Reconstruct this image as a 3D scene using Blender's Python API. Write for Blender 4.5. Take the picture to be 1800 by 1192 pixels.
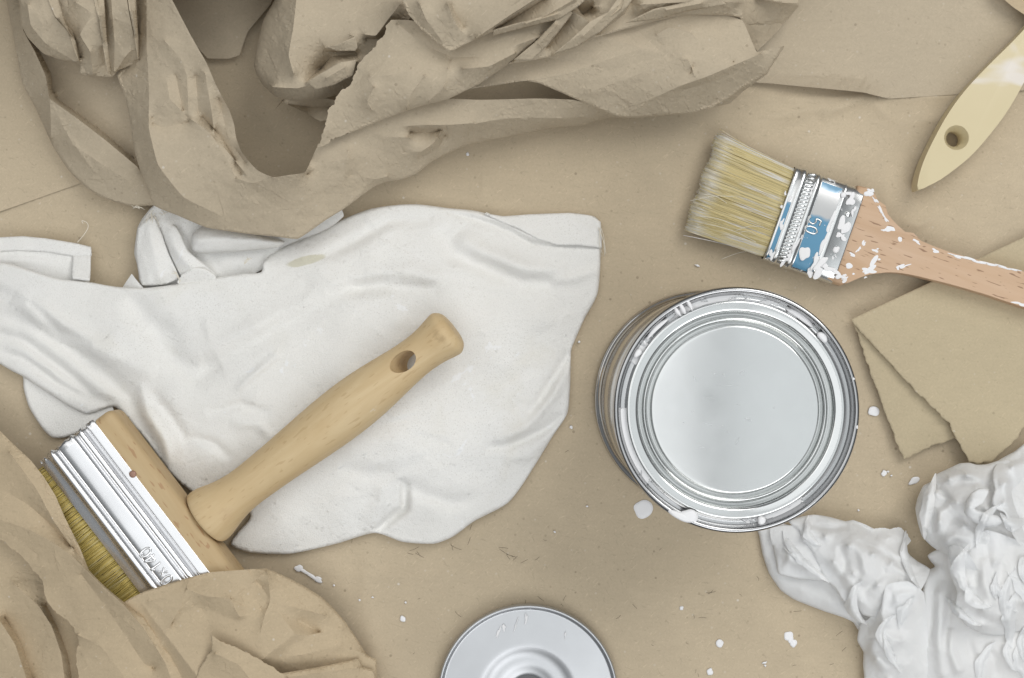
import bpy, bmesh, math, random
import numpy as np
from mathutils import Vector, Matrix
from mathutils.geometry import delaunay_2d_cdt

# ------------------------------------------------------------------ reset
for o in list(bpy.data.objects):
    bpy.data.objects.remove(o, do_unlink=True)
scene = bpy.context.scene
COL = scene.collection
PI = math.pi

# ------------------------------------------------------------------ camera
H = 0.70                       # camera height over the table, metres
PXM = 3500.0                   # photo pixels per metre on the table
cam_d = bpy.data.cameras.new('camera')
cam = bpy.data.objects.new('camera', cam_d)
COL.objects.link(cam)
cam.location = (0, 0, H)
cam_d.sensor_width = 36.0
cam_d.lens = 36.0 * H / (1800.0 / PXM)
cam_d.clip_start = 0.01
cam_d.clip_end = 50
scene.camera = cam
scene.render.resolution_x = 1024
scene.render.resolution_y = 678

# ------------------------------------------------------------------ light
world = bpy.data.worlds.new('World')
scene.world = world
world.use_nodes = True
bg = world.node_tree.nodes['Background']
# room: pale ceiling above, dimmer walls towards the horizon
_wt = world.node_tree
_tc = _wt.nodes.new('ShaderNodeTexCoord'); _sx = _wt.nodes.new('ShaderNodeSeparateXYZ'); _rp = _wt.nodes.new('ShaderNodeValToRGB')
_wt.links.new(_tc.outputs['Generated'], _sx.inputs[0]); _wt.links.new(_sx.outputs['Z'], _rp.inputs['Fac'])
_rp.color_ramp.elements[0].position = 0.05; _rp.color_ramp.elements[0].color = (0.36, 0.37, 0.38, 1)
_rp.color_ramp.elements[1].position = 0.75; _rp.color_ramp.elements[1].color = (0.94, 0.98, 1.0, 1)
_wt.links.new(_rp.outputs['Color'], bg.inputs['Color'])
bg.inputs['Strength'].default_value = 0.28


def area(name, loc, target, size, power, color, size_y=None):
    d = bpy.data.lights.new(name, 'AREA')
    d.energy = power
    d.color = color
    d.size = size
    if size_y:
        d.shape = 'RECTANGLE'
        d.size_y = size_y
    o = bpy.data.objects.new(name, d)
    COL.objects.link(o)
    o.location = loc
    o.rotation_euler = (Vector(target) - Vector(loc)).to_track_quat('-Z', 'Y').to_euler()
    return o


area('softbox_upper_right', (0.70, 0.85, 1.2), (0, 0, 0), 0.9, 11.6, (1.0, 0.985, 0.955), 0.9)
area('softbox_upper_left', (-0.85, 0.60, 1.2), (0, 0, 0), 1.2, 3.2, (1.0, 0.985, 0.96), 1.0)
area('softbox_lower_right', (0.45, -1.05, 1.25), (0, 0, 0), 1.1, 8.4, (0.98, 0.99, 1.0), 0.9)
area('ceiling_panel', (-0.42, -0.1, 1.9), (-0.42, -0.1, 0), 1.52, 9.4, (0.97, 0.99, 1.0), 2.0)
area('ceiling_panel_b', (0.97, -0.1, 1.9), (0.97, -0.1, 0), 1.20, 5.3, (0.94, 0.985, 1.0), 2.0)

vs = scene.view_settings
vs.view_transform = 'Standard'
vs.look = 'None'
vs.exposure = -0.07
vs.gamma = 1.0
vs.use_curve_mapping = False


# ================================================================== helpers
def W(px, py, z=0.0):
    """point of the place (metres) that the photograph shows at px, py, standing z mm over the table"""
    f = (H - z * 0.001) / H
    return Vector(((px - 900.0) / PXM * f, -(py - 596.0) / PXM * f, z * 0.001))


def Wn(xy, z):
    f = (H - z * 0.001) / H
    return np.stack([(xy[:, 0] - 900.0) / PXM * f, -(xy[:, 1] - 596.0) / PXM * f, z * 0.001], 1)


def frame(ox, oy, s):
    return lambda pts: [(ox + p[0] / s, oy + p[1] / s) + tuple(p[2:]) for p in pts]


C1 = frame(0, 0, 2.483)
C2 = frame(440, 0, 2.483)
C3 = frame(1080, 0, 2.483)
C4 = frame(0, 340, 2.483)
C5 = frame(540, 340, 1.806)
C6 = frame(0, 690, 2.375)
C8 = frame(1160, 560, 1.886)
C0 = frame(0, 0, 1.0)


def tag(o, label=None, cat=None, group=None, kind=None):
    if label: o['label'] = label
    if cat: o['category'] = cat
    if group: o['group'] = group
    if kind: o['kind'] = kind
    return o


def empty(name, loc, rz=0.0):
    o = bpy.data.objects.new(name, None)
    o.empty_display_size = 0.02
    COL.objects.link(o)
    o.location = loc
    o.rotation_euler = (0, 0, rz)
    return o


def link_mesh(name, me, mat, parent=None, smooth=True, world_space=True):
    if smooth:
        me.polygons.foreach_set('use_smooth', [True] * len(me.polygons))
    o = bpy.data.objects.new(name, me)
    COL.objects.link(o)
    if mat is not None:
        me.materials.append(mat)
    if parent is not None:
        if world_space:
            L = parent.location
            inv = Matrix.Rotation(-parent.rotation_euler[2], 4, 'Z') @ Matrix.Translation(-Vector(L))
            me.transform(inv)
        o.parent = parent
    return o


def from_py(name, v, f, mat, parent=None, smooth=True, world_space=True):
    me = bpy.data.meshes.new(name)
    me.from_pydata([tuple(p) for p in v], [], [tuple(int(i) for i in q) for q in f])
    me.update()
    return link_mesh(name, me, mat, parent, smooth, world_space)


def from_bm(name, bm, mat, parent=None, smooth=True, world_space=False):
    me = bpy.data.meshes.new(name)
    bmesh.ops.recalc_face_normals(bm, faces=bm.faces[:])
    bm.to_mesh(me)
    bm.free()
    return link_mesh(name, me, mat, parent, smooth, world_space)


# ---- numpy noise
def _hash(i, j, seed):
    n = (i.astype(np.int64) * 374761393 + j.astype(np.int64) * 668265263 + seed * 1274126177) & 0x7fffffff
    n = ((n ^ (n >> 13)) * 1274126177) & 0x7fffffff
    n = n ^ (n >> 16)
    return (n & 0xffff) / 65535.0


def vnoise(x, y, seed=0):
    xi = np.floor(x); yi = np.floor(y)
    fx = x - xi; fy = y - yi
    fx = fx * fx * fx * (fx * (fx * 6 - 15) + 10); fy = fy * fy * fy * (fy * (fy * 6 - 15) + 10)
    xi = xi.astype(np.int64); yi = yi.astype(np.int64)
    a = _hash(xi, yi, seed); b = _hash(xi + 1, yi, seed)
    c = _hash(xi, yi + 1, seed); d = _hash(xi + 1, yi + 1, seed)
    return (a * (1 - fx) + b * fx) * (1 - fy) + (c * (1 - fx) + d * fx) * fy


def fbm(x, y, seed=0, oct=3):
    s = 0; a = 0.5; t = 0
    for k in range(oct):
        s = s + a * (vnoise(x * 2 ** k, y * 2 ** k, seed + 17 * k) * 2 - 1); t += a; a *= 0.5
    return s / t


def ridged(x, y, seed=0, oct=3):
    s = 0; a = 0.5; t = 0
    for k in range(oct):
        n = 1 - np.abs(vnoise(x * 2 ** k, y * 2 ** k, seed + 31 * k) * 2 - 1) * 1.6
        s = s + a * n; t += a; a *= 0.5
    return s / t


def crumple(amp, L, seed, n=7):
    """straight sharp creases, as folded and flattened paper has"""
    def fn(x, y):
        r = np.random.RandomState(seed)
        z = np.zeros_like(x)
        wx = fbm(x / (L * 2.2), y / (L * 2.2), seed + 5) * L * 0.10
        wy = fbm(x / (L * 2.2) + 9, y / (L * 2.2), seed + 6) * L * 0.10
        for i in range(n):
            a = r.rand() * PI
            Li = L * (0.55 + 1.3 * r.rand())
            s = ((x + wx) * math.cos(a) + (y + wy) * math.sin(a)) / Li + r.rand() * 10
            tri = np.abs((s % 1) * 2 - 1) * 2 - 1
            m = np.clip(vnoise(x / (L * 1.6) + 13 * i, y / (L * 1.6), seed + i) * 2.6 - 1.0, 0, 1)
            z = z + tri * m * Li / L
        return amp * z / n * 2.0
    return fn


def facets(amp, L, seed, stretch=1.0, ang=0.0):
    """flat facets meeting in sharp creases: random heights joined by a triangulation"""
    ca, sa = math.cos(ang), math.sin(ang)

    def tri(x, y):
        u = (x * ca + y * sa) / stretch; v = -x * sa + y * ca
        r = np.random.RandomState(seed)
        x0, x1, y0, y1 = u.min() - 2 * L, u.max() + 2 * L, v.min() - 2 * L, v.max() + 2 * L
        nx_ = max(2, int((x1 - x0) / L)); ny_ = max(2, int((y1 - y0) / L))
        gx, gy = np.meshgrid(np.linspace(x0, x1, nx_), np.linspace(y0, y1, ny_))
        P = np.stack([gx.ravel(), gy.ravel()], 1) + (r.rand(nx_ * ny_, 2) - .5) * L * 1.1
        hz = (r.rand(len(P)) * 2 - 1) * amp * np.where(r.rand(len(P)) < .35, 1.6, .6)
        res = delaunay_2d_cdt([Vector((float(a), float(b))) for a, b in P], [], [], 0, 1e-5, True)
        vc = np.array([[q[0], q[1]] for q in res[0]])
        hv = np.array([hz[i[0]] if len(i) else 0 for i in res[3]])
        return u, v, vc, hv, res

    def fn(x, y):
        if len(x) == 0: return x
        u, v, vc, hv, res = tri(x, y)
        out = np.zeros_like(u)
        order = np.argsort(u); us = u[order]
        for t in res[2]:
            a, b, c = vc[t[0]], vc[t[1]], vc[t[2]]
            i0 = np.searchsorted(us, min(a[0], b[0], c[0]) - 1e-6); i1 = np.searchsorted(us, max(a[0], b[0], c[0]) + 1e-6, 'right')
            if i1 <= i0: continue
            idx = order[i0:i1]
            vy = v[idx]
            m = (vy >= min(a[1], b[1], c[1]) - 1e-6) & (vy <= max(a[1], b[1], c[1]) + 1e-6)
            idx = idx[m]
            if len(idx) == 0: continue
            den = (b[1] - c[1]) * (a[0] - c[0]) + (c[0] - b[0]) * (a[1] - c[1])
            if abs(den) < 1e-9: continue
            w0 = ((b[1] - c[1]) * (u[idx] - c[0]) + (c[0] - b[0]) * (v[idx] - c[1])) / den
            w1 = ((c[1] - a[1]) * (u[idx] - c[0]) + (a[0] - c[0]) * (v[idx] - c[1])) / den
            w2 = 1 - w0 - w1
            k = (w0 >= -1e-4) & (w1 >= -1e-4) & (w2 >= -1e-4)
            out[idx[k]] = (w0 * hv[t[0]] + w1 * hv[t[1]] + w2 * hv[t[2]])[k]
        return out

    def segs(x, y):
        u, v, vc, hv, res = tri(x, y)
        E = {tuple(sorted((t[k], t[(k + 1) % 3]))) for t in res[2] for k in range(3)}
        P = np.stack([vc[:, 0] * stretch * ca - vc[:, 1] * sa, vc[:, 0] * stretch * sa + vc[:, 1] * ca], 1)
        return [(P[a], P[b]) for a, b in sorted(E)]
    fn.segs = segs
    return fn


def paperf(amp, L, seed, ang=0.0):
    f1 = facets(amp * 1.15, L * 1.2, seed, 1.7, ang); f2 = facets(amp * .20, L * .42, seed + 50, 1.6, ang + 1)
    def fn(x, y):
        m = np.clip(vnoise(x / 90 + seed, y / 90, seed + 3) * 2.4 - .7, 0.08, 1)
        return f1(x, y) + f2(x, y) * m
    fn.segs = lambda x, y: f1.segs(x, y) + f2.segs(x, y)
    return fn


# ---- outlines
def densify(pts, step, smooth, closed=True, torn_amp=2.2, seed=0):
    """pts: (x, y, z[, flag]); returns xy, z, flags (flag of the segment starting at the point)"""
    n = len(pts)
    P = np.array([[p[0], p[1]] for p in pts], float)
    Z = np.array([np.nan if p[2] is None else p[2] for p in pts], float)
    cur = ''
    fl = []
    for p in pts:
        if len(p) > 3: cur = p[3]
        fl.append(cur)
    xy = []; zz = []; ff = []
    segs = n if closed else n - 1
    for i in range(segs):
        a = P[i]; b = P[(i + 1) % n]
        if closed:
            p0 = P[(i - 1) % n]; p3 = P[(i + 2) % n]
        else:
            p0 = P[max(i - 1, 0)]; p3 = P[min(i + 2, n - 1)]
        m = max(1, int(round(np.linalg.norm(b - a) / step)))
        for k in range(m):
            t = k / m
            if smooth:
                # Catmull-Rom with reduced tension
                t2 = t * t; t3 = t2 * t
                la = np.linalg.norm(b - a)
                d0 = b - p0; d1 = p3 - a
                m0 = d0 / (np.linalg.norm(d0) + 1e-9) * la * 0.9 * smooth
                m1 = d1 / (np.linalg.norm(d1) + 1e-9) * la * 0.9 * smooth
                lin = a * (1 - t) + b * t
                q = (2 * t3 - 3 * t2 + 1) * a + (t3 - 2 * t2 + t) * m0 + (-2 * t3 + 3 * t2) * b + (t3 - t2) * m1
                if smooth < 1: q = q * smooth + lin * (1 - smooth)
            else:
                q = a * (1 - t) + b * t
            xy.append(q); zz.append(Z[i] * (1 - t) + Z[(i + 1) % n] * t); ff.append(fl[i])
    if not closed:
        xy.append(P[-1]); zz.append(Z[-1]); ff.append(fl[-1])
    xy = np.array(xy); zz = np.array(zz)
    if closed:
        t = np.roll(xy, -1, 0) - np.roll(xy, 1, 0)
        t /= np.linalg.norm(t, axis=1)[:, None] + 1e-9
        nrm = np.stack([t[:, 1], -t[:, 0]], 1)
        s = np.cumsum(np.linalg.norm(np.roll(xy, -1, 0) - xy, axis=1))
        j = fbm(s / 14.0, s * 0 + seed, seed, 3) * 1.6 + fbm(s / 4.0, s * 0 + seed + 3, seed + 7, 2) * 0.7
        j2 = fbm(s / 40.0, s * 0 + seed + 1.5, seed + 9, 2) * 0.6
        amp = np.array([torn_amp if f == 't' else (0.6 if f else 0.0) for f in ff])
        jj = np.where(amp > 1, j * amp, j2 * amp)
        xy = xy + nrm * jj[:, None]
    return xy, zz, ff


def inside(poly, pts):
    x = pts[:, 0]; y = pts[:, 1]
    c = np.zeros(len(pts), bool)
    n = len(poly)
    for i in range(n):
        x0, y0 = poly[i]; x1, y1 = poly[(i + 1) % n]
        if y0 == y1: continue
        k = ((y0 > y) != (y1 > y)) & (x < (x1 - x0) * (y - y0) / (y1 - y0) + x0)
        c ^= k
    return c


def nearest(pts, q, chunk=4000):
    out = np.empty(len(pts))
    for i in range(0, len(pts), chunk):
        d = ((pts[i:i + chunk, None, :] - q[None, :, :]) ** 2).sum(2)
        out[i:i + chunk] = d.min(1)
    return np.sqrt(out)


def far_from(pts, q, thr):
    """mask of pts that have no q closer than thr (cell hashing)"""
    if len(pts) == 0 or len(q) == 0: return np.ones(len(pts), bool)
    o = np.minimum(pts.min(0), q.min(0)) - 2 * thr
    kq = np.floor((q - o) / thr).astype(np.int64); W_ = 1 << 20
    key = kq[:, 0] * W_ + kq[:, 1]
    od = np.argsort(key, kind='stable'); key = key[od]; qs = q[od]
    kp = np.floor((pts - o) / thr).astype(np.int64)
    res = np.ones(len(pts), bool)
    for dx in (-1, 0, 1):
        for dy in (-1, 0, 1):
            kk = (kp[:, 0] + dx) * W_ + kp[:, 1] + dy
            lo = np.searchsorted(key, kk); hi = np.searchsorted(key, kk, 'right')
            t = 0
            act = np.where(hi > lo)[0]
            while len(act):
                j = lo[act] + t
                d = ((pts[act] - qs[j]) ** 2).sum(1)
                res[act[d <= thr * thr]] = False
                t += 1
                act = act[lo[act] + t < hi[act]]
    return res


def wrinkle_field(x, y, wr):
    """wr: list of (polyline xy, amp mm, width px, kind) kind: 'g' soft ridge, 's' sharp crease, 'c' step (left side high)"""
    z = np.zeros_like(x)
    for w in wr:
        pl = np.array([[p[0], p[1]] for p in w[0]], float)
        amp, wid = w[1], w[2]
        kind = w[3] if len(w) > 3 else 'g'
        seg = np.linalg.norm(np.diff(pl, axis=0), axis=1)
        tot = seg.sum(); acc = 0
        best = np.full(x.shape, 1e9); bt = np.zeros_like(x); side = np.zeros_like(x)
        for i in range(len(seg)):
            a = pl[i]; d = pl[i + 1] - a
            t = np.clip(((x - a[0]) * d[0] + (y - a[1]) * d[1]) / (seg[i] ** 2 + 1e-9), 0, 1)
            ex = x - (a[0] + t * d[0]); ey = y - (a[1] + t * d[1])
            dd = ex * ex + ey * ey
            m = dd < best
            best = np.where(m, dd, best)
            bt = np.where(m, (acc + t * seg[i]) / tot, bt)
            side = np.where(m, np.sign(d[1] * ex - d[0] * ey), side)
            acc += seg[i]
        dist = np.sqrt(best)
        taper = np.clip(np.sin(np.clip(bt, 0.0, 1.0) * PI), 0, 1) ** 0.55
        if kind == 'g':
            prof = np.exp(-(dist / wid) ** 2)
        elif kind == 's':
            prof = np.exp(-dist / wid)
        else:
            prof = np.tanh(side * dist / 3.5) * np.exp(-dist / wid)
        z += amp * prof * taper
    return z


SURF = {}


def sheet(name, outline, creases=(), spots=(), mat=None, parent=None, h=4.0, smooth=0.7, rnd=2.0,
          skirt=8.0, relax=1, bumps=None, wrinkles=(), torn_amp=2.2, seed=0, zmin=0.25, csmooth=0.6, thick=0.0,
          fine=None, floor=None, post=0, sharp=None):
    """A bent sheet: heights given on its outline, crease lines and spots, stretched taut between them.
    Folded edges (flag 'f') roll over with radius rnd mm and return underneath down to skirt mm."""
    oxy, oz, ofl = densify(outline, h * (0.7 if any(f for f in [p[3] for p in outline if len(p) > 3] if f == 't') else 1.0),
                           smooth, True, torn_amp, seed)
    no = len(oxy)
    fixed_xy = [oxy]; fixed_z = [oz]
    edges = [(i, (i + 1) % no) for i in range(no)]
    base = no
    for c in creases:
        cxy, cz, _ = densify([p[:3] for p in c], h, csmooth, False)
        keep = inside(oxy, cxy)
        keep &= far_from(cxy, oxy, h * 0.5)
        idx = np.where(keep)[0]
        if len(idx) == 0: continue
        mp = {}
        for k in idx:
            mp[k] = base + len(mp)
        for k in idx:
            if k + 1 in mp: edges.append((mp[k], mp[k + 1]))
        fixed_xy.append(cxy[idx]); fixed_z.append(cz[idx]); base += len(idx)
    if bumps is not None and hasattr(bumps, 'segs'):
        # the sheet's own creases run along the facet edges
        parts = []
        for (a, b) in bumps.segs(oxy[:, 0], oxy[:, 1]):
            m = max(2, int(np.linalg.norm(b - a) / (h * 1.05)) + 1)
            t = np.linspace(0, 1, m)[:, None]
            parts.append(a * (1 - t) + b * t)
        if parts:
            lens = [len(p) for p in parts]
            Q = np.concatenate(parts)
            ok = inside(oxy, Q)
            ok[ok] = far_from(Q[ok], oxy, h * 0.6)
            if base > no and ok.any():
                ok[ok] = far_from(Q[ok], np.concatenate(fixed_xy[1:]), h * 0.6)
            ids = np.full(len(Q), -1); ids[ok] = base + np.arange(int(ok.sum()))
            p0 = 0
            for L_ in lens:
                for k in range(p0, p0 + L_ - 1):
                    if ids[k] >= 0 and ids[k + 1] >= 0: edges.append((int(ids[k]), int(ids[k + 1])))
                p0 += L_
            fixed_xy.append(Q[ok]); fixed_z.append(np.full(int(ok.sum()), np.nan)); base += int(ok.sum())
    if spots:
        s = np.array([[p[0], p[1], p[2]] for p in spots], float)
        k = inside(oxy, s[:, :2])
        fixed_xy.append(s[k, :2]); fixed_z.append(s[k, 2]); base += int(k.sum())
    fxy = np.concatenate(fixed_xy); fz = np.concatenate(fixed_z)
    if parent is not None and 'zs' in parent: fz = fz * parent['zs']
    x0, y0 = oxy.min(0); x1, y1 = oxy.max(0)
    rng = np.random.RandomState(seed + 11)
    gx = np.arange(x0, x1, h); gy = np.arange(y0, y1, h * 0.87)
    X, Y = np.meshgrid(gx, gy)
    X[1::2] += h * 0.5
    G = np.stack([X.ravel(), Y.ravel()], 1)
    G += (rng.rand(*G.shape) - 0.5) * h * 0.35
    G = G[inside(oxy, G)]
    if len(G):
        G = G[far_from(G, fxy, h * 0.55)]
    allxy = np.concatenate([fxy, G]); nf = len(fxy)
    res = delaunay_2d_cdt([Vector((float(a), float(b))) for a, b in allxy], edges, [list(range(no))], 1, 1e-4, True)
    vco = np.array([[v[0], v[1]] for v in res[0]])
    tris = np.array([f for f in res[2] if len(f) == 3], int)
    cen = vco[tris].mean(1)
    tris = tris[inside(oxy, cen)]
    used = np.zeros(len(vco), bool); used[tris.ravel()] = True
    orig = res[3]
    n = len(vco)
    zfix = np.full(n, np.nan); omap = {}
    for i, ids in enumerate(orig):
        for k in ids:
            if k < nf and not np.isnan(fz[k]):
                zfix[i] = fz[k]
            if k < no: omap[k] = i
    zfix[~used] = 0.0
    E = np.concatenate([tris[:, [0, 1]], tris[:, [1, 2]], tris[:, [2, 0]]])
    E = np.unique(np.sort(E, 1), axis=0)
    I = np.concatenate([E[:, 0], E[:, 1]]); J = np.concatenate([E[:, 1], E[:, 0]])
    deg = np.bincount(I, minlength=n).astype(float); deg[deg == 0] = 1
    free = np.isnan(zfix)
    z = np.where(free, np.nanmean(zfix[used]) if (~free[used]).any() else 0.0, zfix)

    def A(v):
        return deg * v - np.bincount(I, weights=v[J], minlength=n)
    r = np.where(free, -A(z), 0.0)
    d = np.where(free, r / deg, 0); s = r / deg
    rs = (r * s)[free].sum()
    for it in range(700):
        if rs < 1e-7 * n: break
        q = np.where(free, A(d), 0.0)
        al = rs / ((d * q).sum() + 1e-12)
        z = z + al * d; r = r - al * q
        s = r / deg
        rn = (r * s)[free].sum()
        d = np.where(free, s + (rn / (rs + 1e-12)) * d, 0.0); rs = rn
    bnd = np.zeros(n, bool)
    for k in omap.values(): bnd[k] = True
    for _ in range(relax):
        av = np.bincount(I, weights=z[J], minlength=n) / deg
        z = np.where(bnd, z, 0.45 * z + 0.55 * av)
    x = vco[:, 0]; y = vco[:, 1]
    fidx = [k for k in range(no) if ofl[k] == 'f']
    dz = np.zeros(n)
    if bumps is not None: dz = dz + bumps(x, y)
    if wrinkles: dz = dz + wrinkle_field(x, y, wrinkles)
    if fine is not None: dz = dz + fine(x, y)
    for _ in range(post):
        dz = 0.4 * dz + 0.6 * np.bincount(I, weights=dz[J], minlength=n) / deg
    if len(fidx):
        dist = nearest(vco, oxy[fidx]) / 3.6          # mm
        t = np.clip(dist / rnd, 0, 1)
        dz = dz * np.clip(dist / (rnd * 1.2), 0.15, 1)
        z = z + dz - rnd * (1 - np.sqrt(np.clip(1 - (1 - t) ** 2, 0, 1)))
    else:
        z = z + dz
    if floor is not None:
        fl_ = floor(x, y)
        z = np.where(fl_ - z > -1.5, fl_ + 1.5 * np.exp(np.clip((z - fl_ - 1.5) / 3.0, -6, 0)) , z)
    z = np.maximum(z, zmin)
    if parent is not None and 'rec' in parent: SURF.setdefault(parent.name, []).append(np.column_stack([vco, z]))
    verts = Wn(vco, z)
    # face orientation: photo y runs down, so flip to face up
    a = vco[tris[:, 1]] - vco[tris[:, 0]]; b = vco[tris[:, 2]] - vco[tris[:, 0]]
    cr = a[:, 0] * b[:, 1] - a[:, 1] * b[:, 0]
    tris = np.where((cr > 0)[:, None], tris[:, ::-1], tris)
    verts = list(map(tuple, verts)); faces = [tuple(int(i) for i in t) for t in tris]
    if len(fidx) and skirt > 0:
        tg = np.roll(oxy, -2, 0) - np.roll(oxy, 2, 0)
        tg /= np.linalg.norm(tg, axis=1)[:, None] + 1e-9
        nr = np.stack([tg[:, 1], -tg[:, 0]], 1)
        area2 = (oxy[:, 0] * np.roll(oxy[:, 1], -1) - np.roll(oxy[:, 0], -1) * oxy[:, 1]).sum()
        if area2 > 0: nr = -nr          # make it point inwards
        nr = nr if inside(oxy, oxy[:1] * 0 + oxy[fidx[0]] + nr[fidx[0]] * 1.5)[0] else -nr
        rows = {}
        def row(k):
            if k in rows: return rows[k]
            v0 = omap[k]; zz = z[v0]
            out = [v0]
            for (inn, dn) in ((0.25, 0.55), (1.0, 0.9), (2.4, 1.0)):
                drop = min(max(zz - 0.15, 0), skirt * (dn if dn < 1 else 1.0) if dn == 1.0 else rnd * dn)
                p = oxy[k] + nr[k] * inn * rnd * 3.2
                q = Wn(p[None, :], np.array([max(zz - drop, 0.15)]))[0]
                verts.append(tuple(q)); out.append(len(verts) - 1)
            rows[k] = out
            return out
        for k in fidx:
            k2 = (k + 1) % no
            if k not in omap or k2 not in omap: continue
            ra, rb = row(k), row(k2)
            for t in range(3):
                q = (ra[t], rb[t], rb[t + 1], ra[t + 1])
                if len(set(q)) == 4:
                    faces.append(q if area2 > 0 else q[::-1])
    keep = sorted({i for f in faces for i in f}); mp = {v: i for i, v in enumerate(keep)}
    verts = [verts[i] for i in keep]; faces = [tuple(mp[i] for i in f) for f in faces]
    me = bpy.data.meshes.new(name)
    me.from_pydata(verts, [], faces)
    me.update()
    o = link_mesh(name, me, mat, parent)
    if sharp is None and mat in (M['kraft'], M['kraft_b']): sharp = 13
    if sharp: me.set_sharp_from_angle(angle=math.radians(sharp))
    if thick:
        m = o.modifiers.new('thickness', 'SOLIDIFY'); m.thickness = thick * 0.001; m.offset = -1
    return o


def lathe(name, prof, mat, parent, seg=160, loc=(0, 0, 0), axis='Z', matfn=None):
    v = []; f = []
    n = len(prof)
    closed0 = prof[0][0] < 1e-6; closed1 = prof[-1][0] < 1e-6
    for (r, z) in prof:
        for s in range(seg):
            a = 2 * PI * s / seg
            v.append((r * math.cos(a) * .001, r * math.sin(a) * .001, z * .001))
    for i in range(n - 1):
        for s in range(seg):
            s2 = (s + 1) % seg
            f.append((i * seg + s, i * seg + s2, (i + 1) * seg + s2, (i + 1) * seg + s))
    bm = bmesh.new()
    vv = [bm.verts.new(p) for p in v]
    for q in f: bm.faces.new([vv[i] for i in q])
    bmesh.ops.remove_doubles(bm, verts=bm.verts[:], dist=1e-7)
    if axis == 'X':
        bmesh.ops.rotate(bm, verts=bm.verts[:], cent=(0, 0, 0), matrix=Matrix.Rotation(PI / 2, 3, 'Y'))
    bmesh.ops.translate(bm, verts=bm.verts[:], vec=Vector(loc))
    return from_bm(name, bm, mat, parent)


def round_prof(pts, k=3):
    """Chaikin-style rounding of an open profile"""
    for _ in range(k):
        out = [pts[0]]
        for a, b in zip(pts[:-1], pts[1:]):
            out.append((a[0] * .75 + b[0] * .25, a[1] * .75 + b[1] * .25))
            out.append((a[0] * .25 + b[0] * .75, a[1] * .25 + b[1] * .75))
        out.append(pts[-1]); pts = out
    return pts


def tube_into(V, F, pts, r, sides=6, cols=None, col=None, taper=None):
    """append a tube along pts (local metres)"""
    b0 = len(V)
    n = len(pts)
    P = [Vector(p) for p in pts]
    for i in range(n):
        t = (P[min(i + 1, n - 1)] - P[max(i - 1, 0)])
        t = t.normalized() if t.length > 1e-9 else Vector((1, 0, 0))
        u = t.cross(Vector((0, 0, 1)))
        u = u.normalized() if u.length > 1e-4 else Vector((1, 0, 0))
        w = t.cross(u)
        rr = r * (taper[i] if taper else 1)
        for s in range(sides):
            a = 2 * PI * s / sides
            V.append(P[i] + (u * math.cos(a) + w * math.sin(a)) * rr)
            if cols is not None: cols.append(col[i] if isinstance(col, list) else col)
    for i in range(n - 1):
        for s in range(sides):
            s2 = (s + 1) % sides
            F.append((b0 + i * sides + s, b0 + i * sides + s2, b0 + (i + 1) * sides + s2, b0 + (i + 1) * sides + s))
    F.append(tuple(b0 + s for s in range(sides))[::-1])
    F.append(tuple(b0 + (n - 1) * sides + s for s in range(sides)))


def add_colors(o, cols):
    at = o.data.color_attributes.new('tint', 'FLOAT_COLOR', 'POINT')
    flat = np.ones((len(cols), 4), np.float32); flat[:, :3] = np.array(cols, np.float32)[:, :3]
    at.data.foreach_set('color', flat.ravel())


def prism(outline, z0, z1, bev=1.0, seg=3):
    """bmesh slab from a local outline in mm (list of x,y), z0..z1 mm, all edges bevelled"""
    bm = bmesh.new()
    a = sum(outline[i][0] * outline[(i + 1) % len(outline)][1] - outline[(i + 1) % len(outline)][0] * outline[i][1] for i in range(len(outline)))
    if a < 0: outline = outline[::-1]
    top = [bm.verts.new((x * .001, y * .001, z1 * .001)) for x, y in outline]
    bot = [bm.verts.new((x * .001, y * .001, z0 * .001)) for x, y in outline]
    ft = bm.faces.new(top); fb = bm.faces.new(bot[::-1])
    n = len(outline)
    for i in range(n):
        bm.faces.new((bot[i], bot[(i + 1) % n], top[(i + 1) % n], top[i]))
    es = list(ft.edges) + list(fb.edges)
    if bev: bmesh.ops.bevel(bm, geom=es, offset=bev * .001, segments=seg, profile=0.5, affect='EDGES', clamp_overlap=True)
    return bm


def bool_cut(o, cutter):
    m = o.modifiers.new('cut', 'BOOLEAN'); m.operation = 'DIFFERENCE'; m.object = cutter; m.solver = 'EXACT'
    bpy.context.view_layer.update()
    dg = bpy.context.evaluated_depsgraph_get()
    me = bpy.data.meshes.new_from_object(o.evaluated_get(dg))
    o.modifiers.clear()
    old = o.data; o.data = me
    bpy.data.objects.remove(cutter, do_unlink=True)


def catmull(pts, n=6):
    out = []
    for i in range(len(pts) - 1):
        p0 = Vector(pts[max(i - 1, 0)]); p1 = Vector(pts[i]); p2 = Vector(pts[i + 1]); p3 = Vector(pts[min(i + 2, len(pts) - 1)])
        for k in range(n):
            t = k / n
            out.append(0.5 * ((2 * p1) + (p2 - p0) * t + (2 * p0 - 5 * p1 + 4 * p2 - p3) * t * t + (3 * p1 - p0 - 3 * p2 + p3) * t ** 3))
    out.append(Vector(pts[-1]))
    return out


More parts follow.
